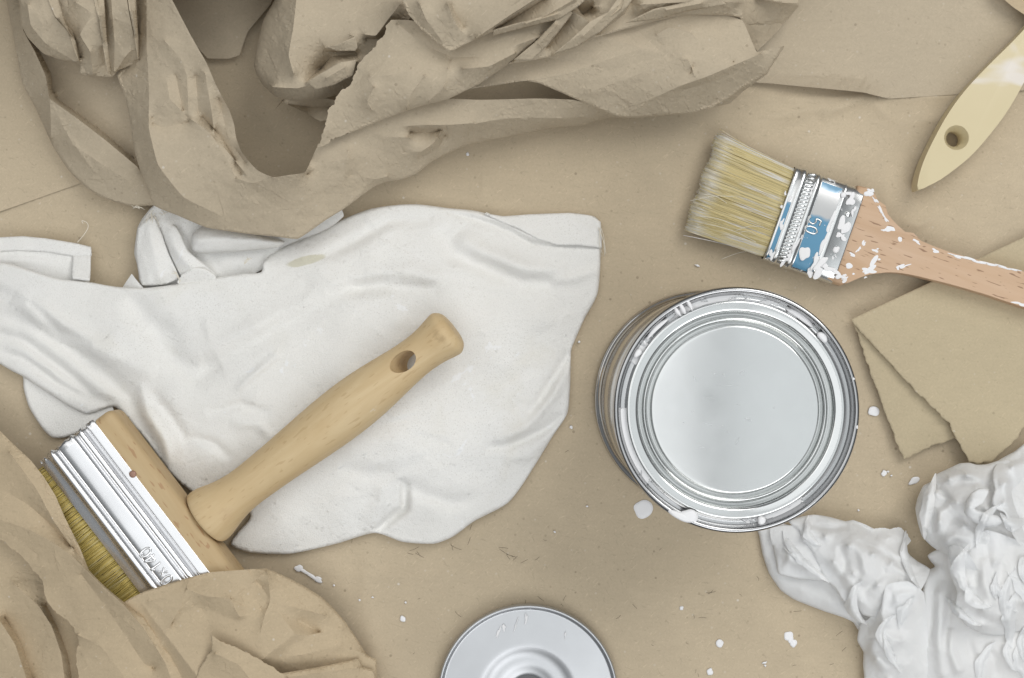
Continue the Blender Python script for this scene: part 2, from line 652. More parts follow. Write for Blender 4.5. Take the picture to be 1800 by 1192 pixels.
# ================================================================== materials
class NT:
    def __init__(s, name):
        s.m = bpy.data.materials.new(name); s.m.use_nodes = True
        s.t = s.m.node_tree; s.b = s.t.nodes['Principled BSDF']
        s.tc = s.t.nodes.new('ShaderNodeTexCoord')
    def n(s, typ, **kw):
        nd = s.t.nodes.new(typ)
        for k, v in kw.items(): setattr(nd, k, v)
        return nd
    def l(s, a, b): s.t.links.new(a, b)
    def coords(s, scale=(1, 1, 1), rot=(0, 0, 0), out='Object'):
        mp = s.n('ShaderNodeMapping'); mp.inputs['Scale'].default_value = scale; mp.inputs['Rotation'].default_value = rot
        if any(rot) and scale != (1, 1, 1):
            m0 = s.n('ShaderNodeMapping'); m0.inputs['Rotation'].default_value = rot; mp.inputs['Rotation'].default_value = (0, 0, 0)
            s.l(s.tc.outputs[out], m0.inputs['Vector']); s.l(m0.outputs['Vector'], mp.inputs['Vector'])
        else:
            s.l(s.tc.outputs[out], mp.inputs['Vector'])
        return mp.outputs['Vector']
    def noise(s, vec, scale, detail=3, rough=0.55, dist=0.0):
        nd = s.n('ShaderNodeTexNoise'); nd.inputs['Scale'].default_value = scale; nd.inputs['Detail'].default_value = detail
        nd.inputs['Roughness'].default_value = rough; nd.inputs['Distortion'].default_value = dist
        s.l(vec, nd.inputs['Vector']); return nd.outputs['Fac']
    def vor(s, vec, scale, out='Distance', feature='F1', rand=1.0):
        nd = s.n('ShaderNodeTexVoronoi'); nd.feature = feature; nd.inputs['Scale'].default_value = scale
        nd.inputs['Randomness'].default_value = rand
        s.l(vec, nd.inputs['Vector']); return nd.outputs[out]
    def ramp(s, fac, stops, interp='LINEAR'):
        r = s.n('ShaderNodeValToRGB'); r.color_ramp.interpolation = interp
        while len(r.color_ramp.elements) < len(stops): r.color_ramp.elements.new(0.5)
        for e, (p, c) in zip(r.color_ramp.elements, stops):
            e.position = p; e.color = (c, c, c, 1) if isinstance(c, (int, float)) else (*c, 1)
        s.l(fac, r.inputs['Fac']); return r.outputs['Color']
    def mix(s, fac, a, b, mode='MIX'):
        m = s.n('ShaderNodeMix', data_type='RGBA', blend_type=mode)
        for sock, v in ((m.inputs[0], fac), (m.inputs[6], a), (m.inputs[7], b)):
            if isinstance(v, (int, float)): sock.default_value = v
            elif isinstance(v, tuple): sock.default_value = (*v, 1)
            else: s.l(v, sock)
        return m.outputs[2]
    def math(s, op, a, b=0.0):
        m = s.n('ShaderNodeMath', operation=op)
        for sock, v in ((m.inputs[0], a), (m.inputs[1], b)):
            if isinstance(v, (int, float)): sock.default_value = v
            else: s.l(v, sock)
        return m.outputs[0]
    def bump(s, height, strength, dist, prev=None):
        b = s.n('ShaderNodeBump'); b.inputs['Strength'].default_value = strength; b.inputs['Distance'].default_value = dist
        s.l(height, b.inputs['Height'])
        if prev: s.l(prev, b.inputs['Normal'])
        return b.outputs['Normal']
    def set(s, **kw):
        names = dict(color='Base Color', rough='Roughness', metal='Metallic', normal='Normal', spec='Specular IOR Level',
                     sss='Subsurface Weight', coat='Coat Weight', aniso='Anisotropic')
        for k, v in kw.items():
            sock = s.b.inputs[names[k]]
            if isinstance(v, (int, float)): sock.default_value = v
            elif isinstance(v, tuple): sock.default_value = (*v, 1)
            else: s.l(v, sock)
        return s.m


def kraft(name, base, var=0.09, flecks=1.0):
    k = NT(name)
    v = k.coords()
    big = k.noise(v, 14, 4, 0.6)
    mid = k.noise(k.coords((1, 3.2, 1)), 90, 4, 0.65)
    fine = k.noise(v, 900, 3, 0.7)
    c = k.mix(k.ramp(big, [(0.3, 0.0), (0.7, 1.0)]), tuple(x * (1 - var) for x in base), tuple(x * (1 + var) for x in base))
    c = k.mix(k.math('MULTIPLY', k.ramp(mid, [(0.35, 0.0), (0.75, 1.0)]), 0.35), c, tuple(x * 0.84 for x in base))
    c = k.mix(k.math('MULTIPLY', k.ramp(fine, [(0.35, 1.0), (0.65, 0.0)]), 0.22), c, tuple(x * 0.66 for x in base))
    # little fibres, dark and pale
    for (sc, ro, fr, th, amt, colr) in (((1, 6.0, 1), 0.25, 230, 0.655, 0.55, tuple(x * 0.45 for x in base)), ((5.0, 1, 1), -0.5, 260, 0.66, 0.50, tuple(x * 0.42 for x in base)),
                                        ((5.0, 1, 1), 0.9, 210, 0.665, 0.45, tuple(min(1, x * 1.6) for x in base)), ((1, 5.0, 1), -0.9, 300, 0.66, 0.40, tuple(min(1, x * 1.55) for x in base))):
        f1 = k.noise(k.coords(sc, (0, 0, ro)), fr, 2, 0.5, 0.6)
        c = k.mix(k.math('MULTIPLY', k.ramp(f1, [(th, 0.0), (th + 0.05, 1.0)]), amt * 0.42 * flecks), c, colr)
    # specks
    for (ro, fr, r0, cut, amt, colr) in ((0.0, 95, 0.05, 0.60, 0.75, (0.10, 0.07, 0.045)), (0.4, 190, 0.09, 0.55, 0.5, (0.16, 0.12, 0.08)), (0.7, 85, 0.04, 0.58, 0.85, (0.76, 0.74, 0.70)), (1.1, 200, 0.085, 0.58, 0.45, (0.70, 0.66, 0.58))):
        vv_ = k.coords((1, 1, 1), (0, 0, ro))
        d1 = k.vor(vv_, fr); cc1 = k.vor(vv_, fr, 'Color')
        s1 = k.math('MULTIPLY', k.ramp(d1, [(r0, 1.0), (r0 * 1.6, 0.0)]), k.ramp(cc1, [(cut, 0.0), (cut + .04, 1.0)]))
        c = k.mix(k.math('MULTIPLY', s1, amt * 0.5 * flecks), c, colr)
    nb = k.bump(fine, 0.25, 0.0002)
    nb = k.bump(mid, 0.10, 0.0005, nb)
    return k.set(color=c, rough=0.82, normal=nb, spec=0.25)


M = {}
M['ground'] = kraft('kraft_ground', (0.525, 0.434, 0.308))
M['kraft'] = kraft('kraft_crumpled', (0.49, 0.412, 0.303), 0.04, 0.8)
M['kraft_b'] = kraft('kraft_crumpled_warm', (0.52, 0.415, 0.278), 0.04, 0.8)
M['card'] = kraft('kraft_card', (0.51, 0.428, 0.29), 0.03, 0.7)


def cloth_mat():
    k = NT('cotton_cloth')
    v = k.coords()
    big = k.noise(v, 11, 3, 0.6)
    st = k.noise(v, 21, 3, 0.6, 0.6)
    c = k.mix(k.ramp(big, [(0.35, 0.0), (0.7, 1.0)]), (0.815, 0.80, 0.765), (0.84, 0.832, 0.81))
    c = k.mix(k.math('MULTIPLY', k.ramp(st, [(0.60, 0.0), (0.72, 1.0)]), 0.35), c, (0.73, 0.70, 0.62))
    sp = k.n('ShaderNodeSeparateXYZ'); k.l(k.tc.outputs['Object'], sp.inputs[0])
    p0 = W(535, 458, 12) - W(640, 640, 0)
    ex = k.math('DIVIDE', k.math('SUBTRACT', sp.outputs['X'], p0.x), 0.0135); ey = k.math('DIVIDE', k.math('SUBTRACT', k.math('SUBTRACT', sp.outputs['Y'], p0.y), k.math('MULTIPLY', k.math('SUBTRACT', sp.outputs['X'], p0.x), 0.22)), 0.0033)
    rr_ = k.math('ADD', k.math('ADD', k.math('MULTIPLY', ex, ex), k.math('MULTIPLY', ey, ey)), k.math('MULTIPLY', k.noise(v, 120, 2), 0.8))
    c = k.mix(k.math('MULTIPLY', k.ramp(rr_, [(0.75, 1.0), (1.0, 0.0)]), 0.75), c, (0.60, 0.57, 0.43))
    w1 = k.noise(k.coords((1, 3, 1)), 1100, 2, 0.6)
    w2 = k.noise(k.coords((3, 1, 1)), 1100, 2, 0.6)
    weave = k.math('MULTIPLY', w1, w2)
    c = k.mix(k.math('MULTIPLY', k.ramp(weave, [(0.14, 1.0), (0.215, 0.0)]), 0.34), c, (0.58, 0.56, 0.51))
    gap = k.math('MULTIPLY', k.ramp(k.vor(v, 700), [(0.16, 1.0), (0.26, 0.0)]), k.ramp(k.noise(v, 22, 3, 0.6), [(0.48, 0.0), (0.62, 1.0)]))
    c = k.mix(k.math('MULTIPLY', gap, 0.30), c, (0.45, 0.43, 0.38))
    # dried white paint, and the wet streaks wiped off beside the handle
    pt = k.noise(v, 30, 5, 0.65, 0.8)
    q0 = W(500, 640, 18) - W(640, 640, 0)
    su = k.math('ADD', k.math('MULTIPLY', k.math('SUBTRACT', sp.outputs['X'], q0.x), 0.80), k.math('MULTIPLY', k.math('SUBTRACT', sp.outputs['Y'], q0.y), 0.60))
    sv = k.math('ADD', k.math('MULTIPLY', k.math('SUBTRACT', sp.outputs['X'], q0.x), -0.60), k.math('MULTIPLY', k.math('SUBTRACT', sp.outputs['Y'], q0.y), 0.80))
    sr = k.math('ADD', k.math('POWER', k.math('ABSOLUTE', k.math('DIVIDE', su, 0.042)), 2), k.math('POWER', k.math('ABSOLUTE', k.math('DIVIDE', sv, 0.013)), 2))
    pt = k.math('ADD', pt, k.math('MULTIPLY', k.ramp(sr, [(0.2, 1.0), (1.0, 0.0)]), 0.13))
    pm = k.ramp(pt, [(0.665, 0.0), (0.69, 1.0)])
    c = k.mix(k.math('MULTIPLY', pm, 0.85), c, (0.87, 0.87, 0.87))
    nb = k.bump(weave, 0.9, 0.0006)
    nb = k.bump(k.noise(v, 130, 4, 0.6, 0.4), 0.14, 0.0010, nb)
    rough = k.mix(pm, (0.9, 0.9, 0.9), (0.5, 0.5, 0.5))
    return k.set(color=c, rough=rough, normal=nb, spec=0.2)


M['cloth'] = cloth_mat()


def stain_mat():
    k = NT('cotton_underside'); v = k.coords()
    c = k.mix(k.noise(v, 60, 3), (0.66, 0.62, 0.5), (0.78, 0.76, 0.68))
    return k.set(color=c, rough=0.9, normal=k.bump(k.noise(v, 1400, 2), 0.4, 0.0004), spec=0.2)


M['cloth_in'] = stain_mat()


def tissue_mat():
    k = NT('tissue'); v = k.coords()
    c = k.mix(k.noise(v, 25, 3), (0.915, 0.92, 0.92), (0.935, 0.94, 0.945))
    nb = None
    for (sc, st_, di) in ((210, 0.15, 0.0008), (430, 0.15, 0.0005)):
        dv = k.n('ShaderNodeVectorMath', operation='ADD')
        nz = k.n('ShaderNodeTexNoise'); nz.inputs['Scale'].default_value = sc * .5; k.l(v, nz.inputs['Vector'])
        sm_ = k.n('ShaderNodeVectorMath', operation='SCALE'); sm_.inputs['Scale'].default_value = 0.9 / sc; k.l(nz.outputs['Color'], sm_.inputs[0])
        k.l(v, dv.inputs[0]); k.l(sm_.outputs[0], dv.inputs[1])
        nb = k.bump(k.vor(dv.outputs[0], sc), st_, di, nb)
    nb = k.bump(k.noise(v, 1500, 2), 0.2, 0.0002, nb)
    m = k.set(color=c, rough=0.85, normal=nb, spec=0.25, sss=0.15)
    k.b.inputs['Subsurface Radius'].default_value = (0.003, 0.003, 0.003); k.b.inputs['Subsurface Scale'].default_value = 1.0
    tr = k.n('ShaderNodeBsdfTranslucent'); tr.inputs['Color'].default_value = (0.85, 0.86, 0.87, 1)
    mx = k.n('ShaderNodeMixShader'); mx.inputs[0].default_value = 0.28
    k.l(k.b.outputs[0], mx.inputs[1]); k.l(tr.outputs[0], mx.inputs[2])
    k.l(mx.outputs[0], k.t.nodes['Material Output'].inputs['Surface'])
    return m


M['tissue'] = tissue_mat()


def wood(name, base, dark, flecks=0.6, paint=0.0, fleck_scale=1.0, along='x'):
    k = NT(name)
    ax = (lambda q: (q, 1, 1)) if along == 'x' else (lambda q: (1, q, 1))
    g = k.noise(k.coords(ax(0.12)), 130, 4, 0.6, 0.5)
    c = k.mix(k.ramp(g, [(0.3, 0.0), (0.72, 1.0)]), base, tuple(b * f for b, f in zip(base, (0.84, 0.78, 0.70))))
    big = k.noise(k.coords(ax(0.5)), 28, 3, 0.6)
    c = k.mix(k.math('MULTIPLY', k.ramp(big, [(0.4, 0.0), (0.75, 1.0)]), 0.5), c, tuple(b * f for b, f in zip(base, (0.90, 0.82, 0.70))))
    d = k.noise(k.coords(ax(0.2)), 700 * fleck_scale, 1, 0.4, 0.2)
    c = k.mix(k.math('MULTIPLY', k.ramp(d, [(0.655, 0.0), (0.70, 1.0)]), flecks), c, dark)
    if paint:
        p = k.noise(k.coords(), 62, 5, 0.6, 0.4)
        c = k.mix(k.ramp(p, [(1 - paint, 0.0), (1 - paint + 0.012, 0.92)]), c, (0.83, 0.82, 0.84))
    if name == 'handle_wood':
        # wiped paint and hand grime on the grip
        sp = k.n('ShaderNodeSeparateXYZ'); k.l(k.tc.outputs['Object'], sp.inputs[0])
        for (cx, cy, rx, ry, colr, am) in ((0.107, -0.0080, 0.009, 0.0035, (0.74, 0.71, 0.66), .75), (0.151, 0.002, 0.006, 0.012, (0.36, 0.25, 0.13), .5), (0.016, -0.006, 0.012, 0.010, (0.50, 0.35, 0.20), .4), (0.075, 0.004, 0.03, 0.006, (0.52, 0.38, 0.20), .4)):
            ex = k.math('DIVIDE', k.math('SUBTRACT', sp.outputs['X'], cx), rx); ey = k.math('DIVIDE', k.math('SUBTRACT', sp.outputs['Y'], cy), ry)
            r2 = k.math('ADD', k.math('ADD', k.math('MULTIPLY', ex, ex), k.math('MULTIPLY', ey, ey)), k.math('MULTIPLY', k.noise(k.coords((.4, 1, 1)), 260, 4, .65), 1.8))
            c = k.mix(k.math('MULTIPLY', k.ramp(r2, [(0.7, 1.0), (1.75 / 2 + .5, 0.0)]), am), c, colr)
    nb = k.bump(g, 0.15, 0.0004)
    return k.set(color=c, rough=0.55, normal=nb, spec=0.35)


M['beech'] = wood('beech_pink', (0.61, 0.44, 0.31), (0.22, 0.12, 0.07), 0.75, 0.0, 1.15)
M['pine'] = wood('handle_wood', (0.645, 0.505, 0.305), (0.42, 0.27, 0.13), 0.38, 0.0, 1.0)
M['pine_block'] = wood('block_wood', (0.56, 0.43, 0.255), (0.36, 0.19, 0.09), 0.6, 0.0, 1.0, 'y')


def metal(name, col, rough, dirt=0.0, scr=0.4, paint=0.0, pscale=60, dark_edge=0.0):
    k = NT(name); v = k.coords()
    n1 = k.noise(v, 40, 4, 0.6)
    c = k.mix(k.ramp(n1, [(0.3, 0.0), (0.75, 1.0)]), col, tuple(x * 0.95 for x in col))
    sp = k.noise(v, 420, 3, 0.6)
    mt = 1.0
    r = k.math('ADD', rough, k.math('MULTIPLY', n1, 0.12))
    if dirt:
        dm = k.ramp(k.math('ADD', k.math('MULTIPLY', sp, 0.6), k.math('MULTIPLY', n1, 0.4)), [(1 - dirt, 0.0), (1 - dirt + 0.02, 1.0)])
        c = k.mix(dm, c, (0.14, 0.12, 0.10))
    if paint:
        p = k.noise(v, pscale, 5, 0.62, 0.5)
        pm = k.ramp(p, [(1 - paint, 0.0), (1 - paint + 0.01, 1.0)])
        c = k.mix(pm, c, (0.79, 0.79, 0.80))
        mt = k.math('SUBTRACT', 1.0, pm)
        r = k.mix(pm, r, (0.45, 0.45, 0.45))
        nb = k.bump(pm, 0.6, 0.0004)
        nb = k.bump(sp, 0.03 * scr, 0.0006, nb)
    else:
        nb = k.bump(sp, 0.03 * scr, 0.0006)
    return k.set(color=c, rough=r, metal=mt, normal=nb)


M['tin'] = metal('tinplate_lid', (0.72, 0.73, 0.725), 0.05, 0.0, 0.0)
M['tin_side'] = metal('tinplate_side', (0.62, 0.61, 0.60), 0.10, 0.0, 0.3)
M['tin_rim'] = metal('tinplate_rim', (0.47, 0.47, 0.475), 0.10, 0.0, 0.3, 0.31, 45)
M['tin_groove'] = metal('tinplate_groove', (0.50, 0.505, 0.51), 0.2, 0.0, 0.5, 0.47, 30)
M['tin_dull'] = metal('tinplate_dull', (0.55, 0.56, 0.575), 0.38, 0.0, 0.3)
M['ferrule_wide'] = metal('ferrule_polished', (0.84, 0.84, 0.85), 0.17, 0.335, 0.15)
M['ferrule_flat'] = metal('ferrule_flat', (0.70, 0.71, 0.71), 0.20, 0.0, 0.4, 0.36, 130)


def plain(name, col, rough=0.5, spec=0.4, metalv=0.0, nz=0.06, scale=60):
    k = NT(name); n = k.noise(k.coords(), scale, 3)
    c = k.mix(n, tuple(x * (1 - nz) for x in col), tuple(min(1, x * (1 + nz)) for x in col))
    return k.set(color=c, rough=rough, spec=spec, metal=metalv)


M['paint'] = plain('white_paint', (0.80, 0.795, 0.805), 0.4, 0.5, 0, 0.02)
M['dark'] = plain('dark_centre', (0.13, 0.13, 0.135), 0.5)
M['scuff'] = plain('scuff', (0.50, 0.52, 0.52), 0.5, 0.4, 0.7, 0.2, 900)
M['hair'] = plain('loose_hair', (0.06, 0.045, 0.03), 0.6)
M['thread'] = plain('cotton_thread', (0.75, 0.70, 0.60), 0.9)
M['nail'] = plain('copper_nail', (0.34, 0.20, 0.15), 0.45, 0.4, 0.3)


def label_blue():
    k = NT('blue_label'); v = k.coords()
    p = k.noise(v, 150, 5, 0.62, 0.6); w = k.noise(v, 38, 3, 0.6)
    sep = k.n('ShaderNodeSeparateXYZ'); k.l(k.tc.outputs['Object'], sep.inputs[0])
    wornmask = k.ramp(k.math('ADD', k.math('MULTIPLY', k.math('ABSOLUTE', k.math('SUBTRACT', sep.outputs['Y'], 0.0105)), -60), k.math('ADD', k.math('MULTIPLY', w, 0.8), 0.45)), [(0.40, 0.0), (0.52, 1.0)])
    c = k.mix(wornmask, (0.10, 0.27, 0.42), (0.42, 0.42, 0.42))
    pm = k.ramp(p, [(0.63, 0.0), (0.645, 1.0)])
    c = k.mix(pm, c, (0.80, 0.80, 0.84))
    mt = k.math('MULTIPLY', wornmask, k.math('SUBTRACT', 1.0, pm))
    return k.set(color=c, rough=0.33, metal=mt, normal=k.bump(pm, 0.5, 0.0003))


M['blue'] = label_blue()


def bristle_mat(name, rough=0.45):
    k = NT(name)
    a = k.n('ShaderNodeVertexColor', layer_name='tint')
    return k.set(color=a.outputs['Color'], rough=rough, spec=0.35)


M['bristle'] = bristle_mat('bristle')
M['bristle_base'] = plain('bristle_core', (0.52, 0.42, 0.20), 0.7, 0.2, 0, 0.2, 300)
M['bristle_base_w'] = plain('bristle_core_olive', (0.36, 0.27, 0.08), 0.6, 0.2, 0, 0.2, 300)


def cream():
    k = NT('cream_lacquer'); v = k.coords()
    n = k.noise(v, 26, 3, 0.5)
    c = k.mix(n, (0.59, 0.50, 0.305), (0.645, 0.555, 0.36))
    p = k.noise(k.coords((0.6, 1, 1)), 34, 3, 0.5, 0.5)
    pm = k.ramp(p, [(0.62, 0.0), (0.70, 1.0)])
    c = k.mix(k.math('MULTIPLY', pm, 0.6), c, (0.76, 0.73, 0.75))
    return k.set(color=c, rough=0.38, spec=0.4, normal=k.bump(p, 0.1, 0.0005))


M['cream'] = cream()

# ================================================================== the surface
def build_ground():
    st = 5.0
    xs = np.arange(-420, 2220 + 1, st); ys = np.arange(-330, 1530 + 1, st)
    X, Y = np.meshgrid(xs, ys)
    x = X.ravel(); y = Y.ravel()
    z = 0.35 * fbm(x / 260, y / 260, 3, 2) + 0.12 * fbm(x / 60, y / 60, 8, 2)
    wr = [
        (C3([(520, 440), (590, 424), (690, 430), (950, 432), (1100, 425), (1200, 433), (1500, 412), (1900, 380)]), 1.6, 14, 's'),
        (C3([(900, 510), (1010, 460), (1100, 428)]), 1.8, 12, 's'),
        (C3([(1100, 428), (1160, 480), (1230, 540)]), 1.4, 12, 's'),
        (C3([(1250, 960), (1330, 985), (1420, 930)]), 1.2, 9, 's'),
        (C0([(-60, 392), (60, 350), (150, 318)]), 0.9, 7, 's'),
        (C0([(848, 280), (850, 330), (846, 372)]), 0.5, 9, 's'),
        (C0([(1556, 250), (1560, 420), (1552, 560)]), 0.5, 6, 's'),
        (C0([(560, 1010), (760, 1016), (900, 1004)]), 0.6, 12, 's'),
        (C0([(1543, 810), (1544, 880)]), 0.5, 4, 's'),
        (C0([(650, 930), (640, 1060), (660, 1150)]), 0.5, 16, 'g'),
        (C3([(560, 560), (700, 505), (930, 470), (1010, 460)]), 1.3, 14, 's'),
        (C3([(620, 620), (760, 560), (900, 510)]), -0.9, 12, 's'),
        (C3([(1230, 540), (1400, 520), (1560, 470)]), 0.9, 12, 's'),
        (C3([(1300, 640), (1480, 780), (1700, 820)]), 0.8, 16, 's'),
        (C0([(1080, 200), (1180, 330), (1200, 460)]), 0.5, 22, 'g'),
        (C0([(1000, 930), (1120, 1040), (1330, 1060)]), 0.5, 22, 'g'),
    ]
    z = z + 1.7 * wrinkle_field(x, y, wr) + 1.3 * facets(0.5, 170, 9, 1.6, .4)(x, y)
    z = z - 1.3
    V = np.stack([(x - 900) / PXM, -(y - 596) / PXM, z * .001], 1)
    nx = len(xs); ny = len(ys)
    idx = np.arange(nx * ny).reshape(ny, nx)
    F = np.stack([idx[:-1, :-1].ravel(), idx[1:, :-1].ravel(), idx[1:, 1:].ravel(), idx[:-1, 1:].ravel()], 1)
    o = from_py('paper_ground', V, F, M['ground'])
    tag(o, kind='structure')
    o['label'] = 'flat brown kraft paper covering the work surface under everything'
    return o


ground = build_ground()


# flat sheets at the top right
ks = sheet('kraft_paper_sheet', C3([(380, -150, 0.6), (420, 150, .6), (560, 352, 2.0), (700, 366, 4.0, 'e'), (850, 381, 6.6), (1000, 394, 8.6), (1090, 405, 9.0),
                                    (1150, 420, 6.5), (1200, 431, 2.6), (1350, 421, 1.6), (1510, 411, 1.4), (1650, 399, 1.4), (2050, 372, 1.4), (2100, -150, 1.0)]),
           creases=[C3([(640, 330, 2.0), (900, 330, 2.2), (1150, 350, 1.6), (1500, 360, 1.2)]), C3([(700, 250, .9), (1100, 260, 1.0), (1700, 250, .9)])],
           mat=M['kraft'], h=7, smooth=0.5, relax=3, bumps=paperf(0.7, 150, 4), seed=4)
tag(ks, 'flat brown kraft paper sheet with slightly lifted edge beneath the cream handle', 'paper sheet')
ko = sheet('kraft_paper_layer', C0([(-300, 470, .1), (-60, 393, .3, 'e'), (60, 351, .3), (150, 319, .3), (320, 262, .2), (330, -110, .1), (-300, -110, .1)]), mat=M['ground'], h=8, smooth=0.2, relax=2, bumps=facets(.35, 120, 6), seed=6, sharp=0, zmin=-.2)
tag(ko, 'flat kraft paper layer with a straight edge left of the crumpled heap', 'paper sheet')
kc = sheet('kraft_paper_corner', C3([(1650, -130, 9, ), (1690, -12, 9, 'e'), (1738, 30, 8), (1790, 64, 8), (1900, 120, 8), (2000, 60, 6), (1950, -130, 6)]),
           mat=M['kraft_b'], h=6, smooth=0.4, relax=1, bumps=crumple(0.8, 60, 5), seed=5)
tag(kc, 'corner of brown paper poking in above the end of the cream handle', 'paper sheet')

# ================================================================== crumpled paper, top
heap = empty('crumpled_paper', W(560, 180, 0))
heap['zs'] = 1.38
tag(heap, 'big crumpled brown kraft paper heap sweeping across the top', 'paper')
K = M['kraft']
# left petal of the garland
sheet('fold', C1([(-10, -90, 8, 'f'), (28, 0, 8), (45, 90, 8), (68, 210, 8), (100, 370, 8), (150, 460, 7), (190, 550, 7), (232, 640, 6.5), (300, 745, 6), (380, 822, 6),
                  (450, 862, 6), (560, 897, 6), (672, 897, 7), (760, 900, 9, ''), (700, 600, 8), (640, 300, 8), (620, -90, 10)]),
      creases=[C1([(100, -80, 17), (96, 60, 18), (100, 130, 19), (150, 222, 20), (198, 330, 20), (215, 428, 20)]),
               C1([(118, 60, 7), (125, 130, 6), (170, 215, 5), (222, 320, 4.5), (232, 405, 5)]),
               C1([(217, 432, 20), (222, 520, 15), (222, 600, 10)]),
               C1([(217, 432, 20), (330, 512, 17), (460, 612, 15), (604, 732, 14)]),
               C1([(245, 428, 5), (345, 498, 4), (470, 592, 4), (585, 692, 5)]),
               C1([(330, 300, 6), (480, 380, 7), (560, 560, 6)]),
               C1([(300, 620, 12), (420, 700, 13), (560, 790, 11)])],
      mat=K, parent=heap, h=3.0, rnd=1.1, relax=0, bumps=paperf(1.85, 70, 21), wrinkles=[(C1([(240, 480), (300, 600), (420, 760)]), 1.5, 9, 's')], seed=21)
# gathered clump, top left
sheet('gathered_end', C1([(80, -90, 30, 'f'), (86, 30, 29), (94, 110, 28), (122, 165, 26), (190, 234, 24), (270, 262, 23), (346, 279, 22), (349, 322, 21), (400, 336, 20),
                          (492, 333, 20), (514, 308, 22), (560, 290, 22), (607, 269, 22), (604, 150, 26), (594, 0, 30), (592, -90, 30, '')]),
      creases=[C1([(180, -80, 37), (240, 75, 35), (298, 140, 32), (330, 215, 29), (345, 268, 25)]),
               C1([(212, -80, 31), (262, 70, 30), (318, 140, 28), (352, 250, 22)]),
               C1([(330, 10, 36), (400, 60, 36), (350, 150, 33), (395, 230, 31), (405, 325, 23)]),
               C1([(405, -80, 37), (432, 40, 36), (444, 130, 33), (446, 200, 31)]),
               C1([(432, -80, 29), (455, 60, 28), (463, 140, 27), (462, 230, 25), (485, 322, 20)]),
               C1([(480, -80, 36), (490, 60, 35), (500, 180, 31), (497, 310, 24)]),
               C1([(545, -80, 37), (560, 40, 37), (580, 140, 34), (603, 262, 25)]),
               C1([(562, -80, 29), (578, 60, 29), (593, 150, 27)]),
               C1([(505, 312, 24), (545, 250, 29), (572, 222, 30), (603, 262, 24)]),
               C1([(120, 20, 35), (135, 110, 33), (200, 190, 30), (330, 270, 24)])],
      mat=K, parent=heap, h=3.0, rnd=0.9, relax=0, bumps=paperf(1.71, 40, 22), skirt=22, seed=22)
# the long strip: garland middle, bottom sweep and lower band
sheet('fold', C1([(598, -90, 24, 'f'), (590, 150, 22), (545, 290, 20), (512, 328, 20), (545, 420, 20), (566, 520, 20), (585, 650, 19), (610, 740, 18), (640, 820, 16), (672, 897, 14),
                  (780, 943, 15), (900, 993, 17), (1060, 1018, 17.5), (1200, 1033, 17.5), (1298, 1043, 17), (1345, 1015, 17), (1420, 962, 17), (1500, 912, 16), (1580, 852, 15), (1640, 812, 12), (1690, 793, 11),
                  (1755, 783, 11), (1815, 760, 11), (1890, 702, 11), (2052, 627, 11), (2190, 602, 10), (2390, 562, 9), (2540, 547, 8), (2650, 517, 8), (2775, 513, 8),
                  (2840, 470, 12, ''), (2690, 480, 16), (2500, 436, 24), (2340, 430, 27), (2100, 436, 28), (1950, 432, 28), (1830, 462, 28), (1690, 512, 28), (1520, 582, 27), (1388, 637, 26), (1362, 690, 25),
                  (1330, 752, 31), (1260, 764, 33, 'e'), (1192, 773, 33), (1120, 741, 32), (1056, 666, 32), (1030, 600, 29), (1022, 545, 30), (1000, 480, 32), (955, 395, 34), (940, 365, 36), (900, 272, 38), (830, 150, 38), (752, 0, 38), (715, -90, 38)]),
      creases=[C1([(640, -80, 32), (640, 200, 31), (650, 380, 31), (650, 560, 30), (690, 720, 29), (800, 860, 25), (960, 940, 21)]),
               C1([(664, 514, 29), (700, 470, 31.5), (738, 430, 33), (732, 380, 33), (722, 330, 32.5)]),
               C1([(742, 432, 33), (790, 482, 31), (815, 508, 29)]),
               C1([(668, 540, 28.5), (710, 556, 28), (770, 546, 28), (822, 530, 28)]),
               C1([(768, 330, 32), (788, 430, 31), (800, 480, 29.5)]),
               C1([(720, 180, 36), (790, 260, 36), (815, 330, 34.5), (820, 420, 33), (822, 500, 30)]),
               C1([(855, 330, 33), (862, 430, 31.5), (866, 490, 29)]),
               C1([(832, 520, 31), (900, 565, 31), (945, 620, 29), (995, 705, 29), (1028, 776, 28)]),
               C1([(885, 510, 27), (965, 598, 26), (1020, 690, 26.5), (1052, 755, 27)]),
               C1([(895, 320, 37), (905, 380, 35), (922, 480, 33), (940, 600, 28), (1000, 670, 29), (1075, 762, 30)]),
               C1([(955, 430, 31), (978, 530, 29), (1000, 610, 28), (1070, 710, 29)]),
               C1([(1030, 778, 29), (1100, 800, 30), (1190, 776, 32)]),
               C1([(1110, 830, 27), (1210, 900, 23), (1260, 1000, 19)]),
               C1([(1520, 660, 28), (1512, 700, 28), (1508, 755, 25)]),
               C1([(1340, 760, 25), (1420, 715, 27), (1515, 690, 28)]),
               C1([(1508, 755, 25), (1420, 850, 21), (1345, 950, 19)]),
               C1([(1530, 765, 22), (1640, 782, 17), (1690, 770, 16)]),
               C2([(520, 568, 27), (590, 598, 26), (690, 600, 26)]),
               C2([(660, 552, 27), (760, 545, 28), (870, 545, 28), (970, 538, 27)]),
               C2([(700, 575, 21), (790, 578, 21), (860, 562, 23)]),
               C2([(832, 572, 26), (805, 620, 24), (745, 662, 22), (672, 664, 20)]),
               C2([(850, 590, 17), (820, 650, 16), (740, 690, 15)]),
               C2([(975, 542, 26), (1060, 525, 24), (1180, 514, 22), (1350, 516, 18), (1500, 508, 13)]),
               C2([(960, 580, 18), (1150, 556, 16), (1330, 540, 13)])],
      mat=K, parent=heap, h=3.0, rnd=1.0, relax=0, bumps=paperf(1.42, 75, 23), skirt=9, seed=23,
      fine=lambda x, y: 0.25 * fbm(x / 16, y / 16, 91, 2))
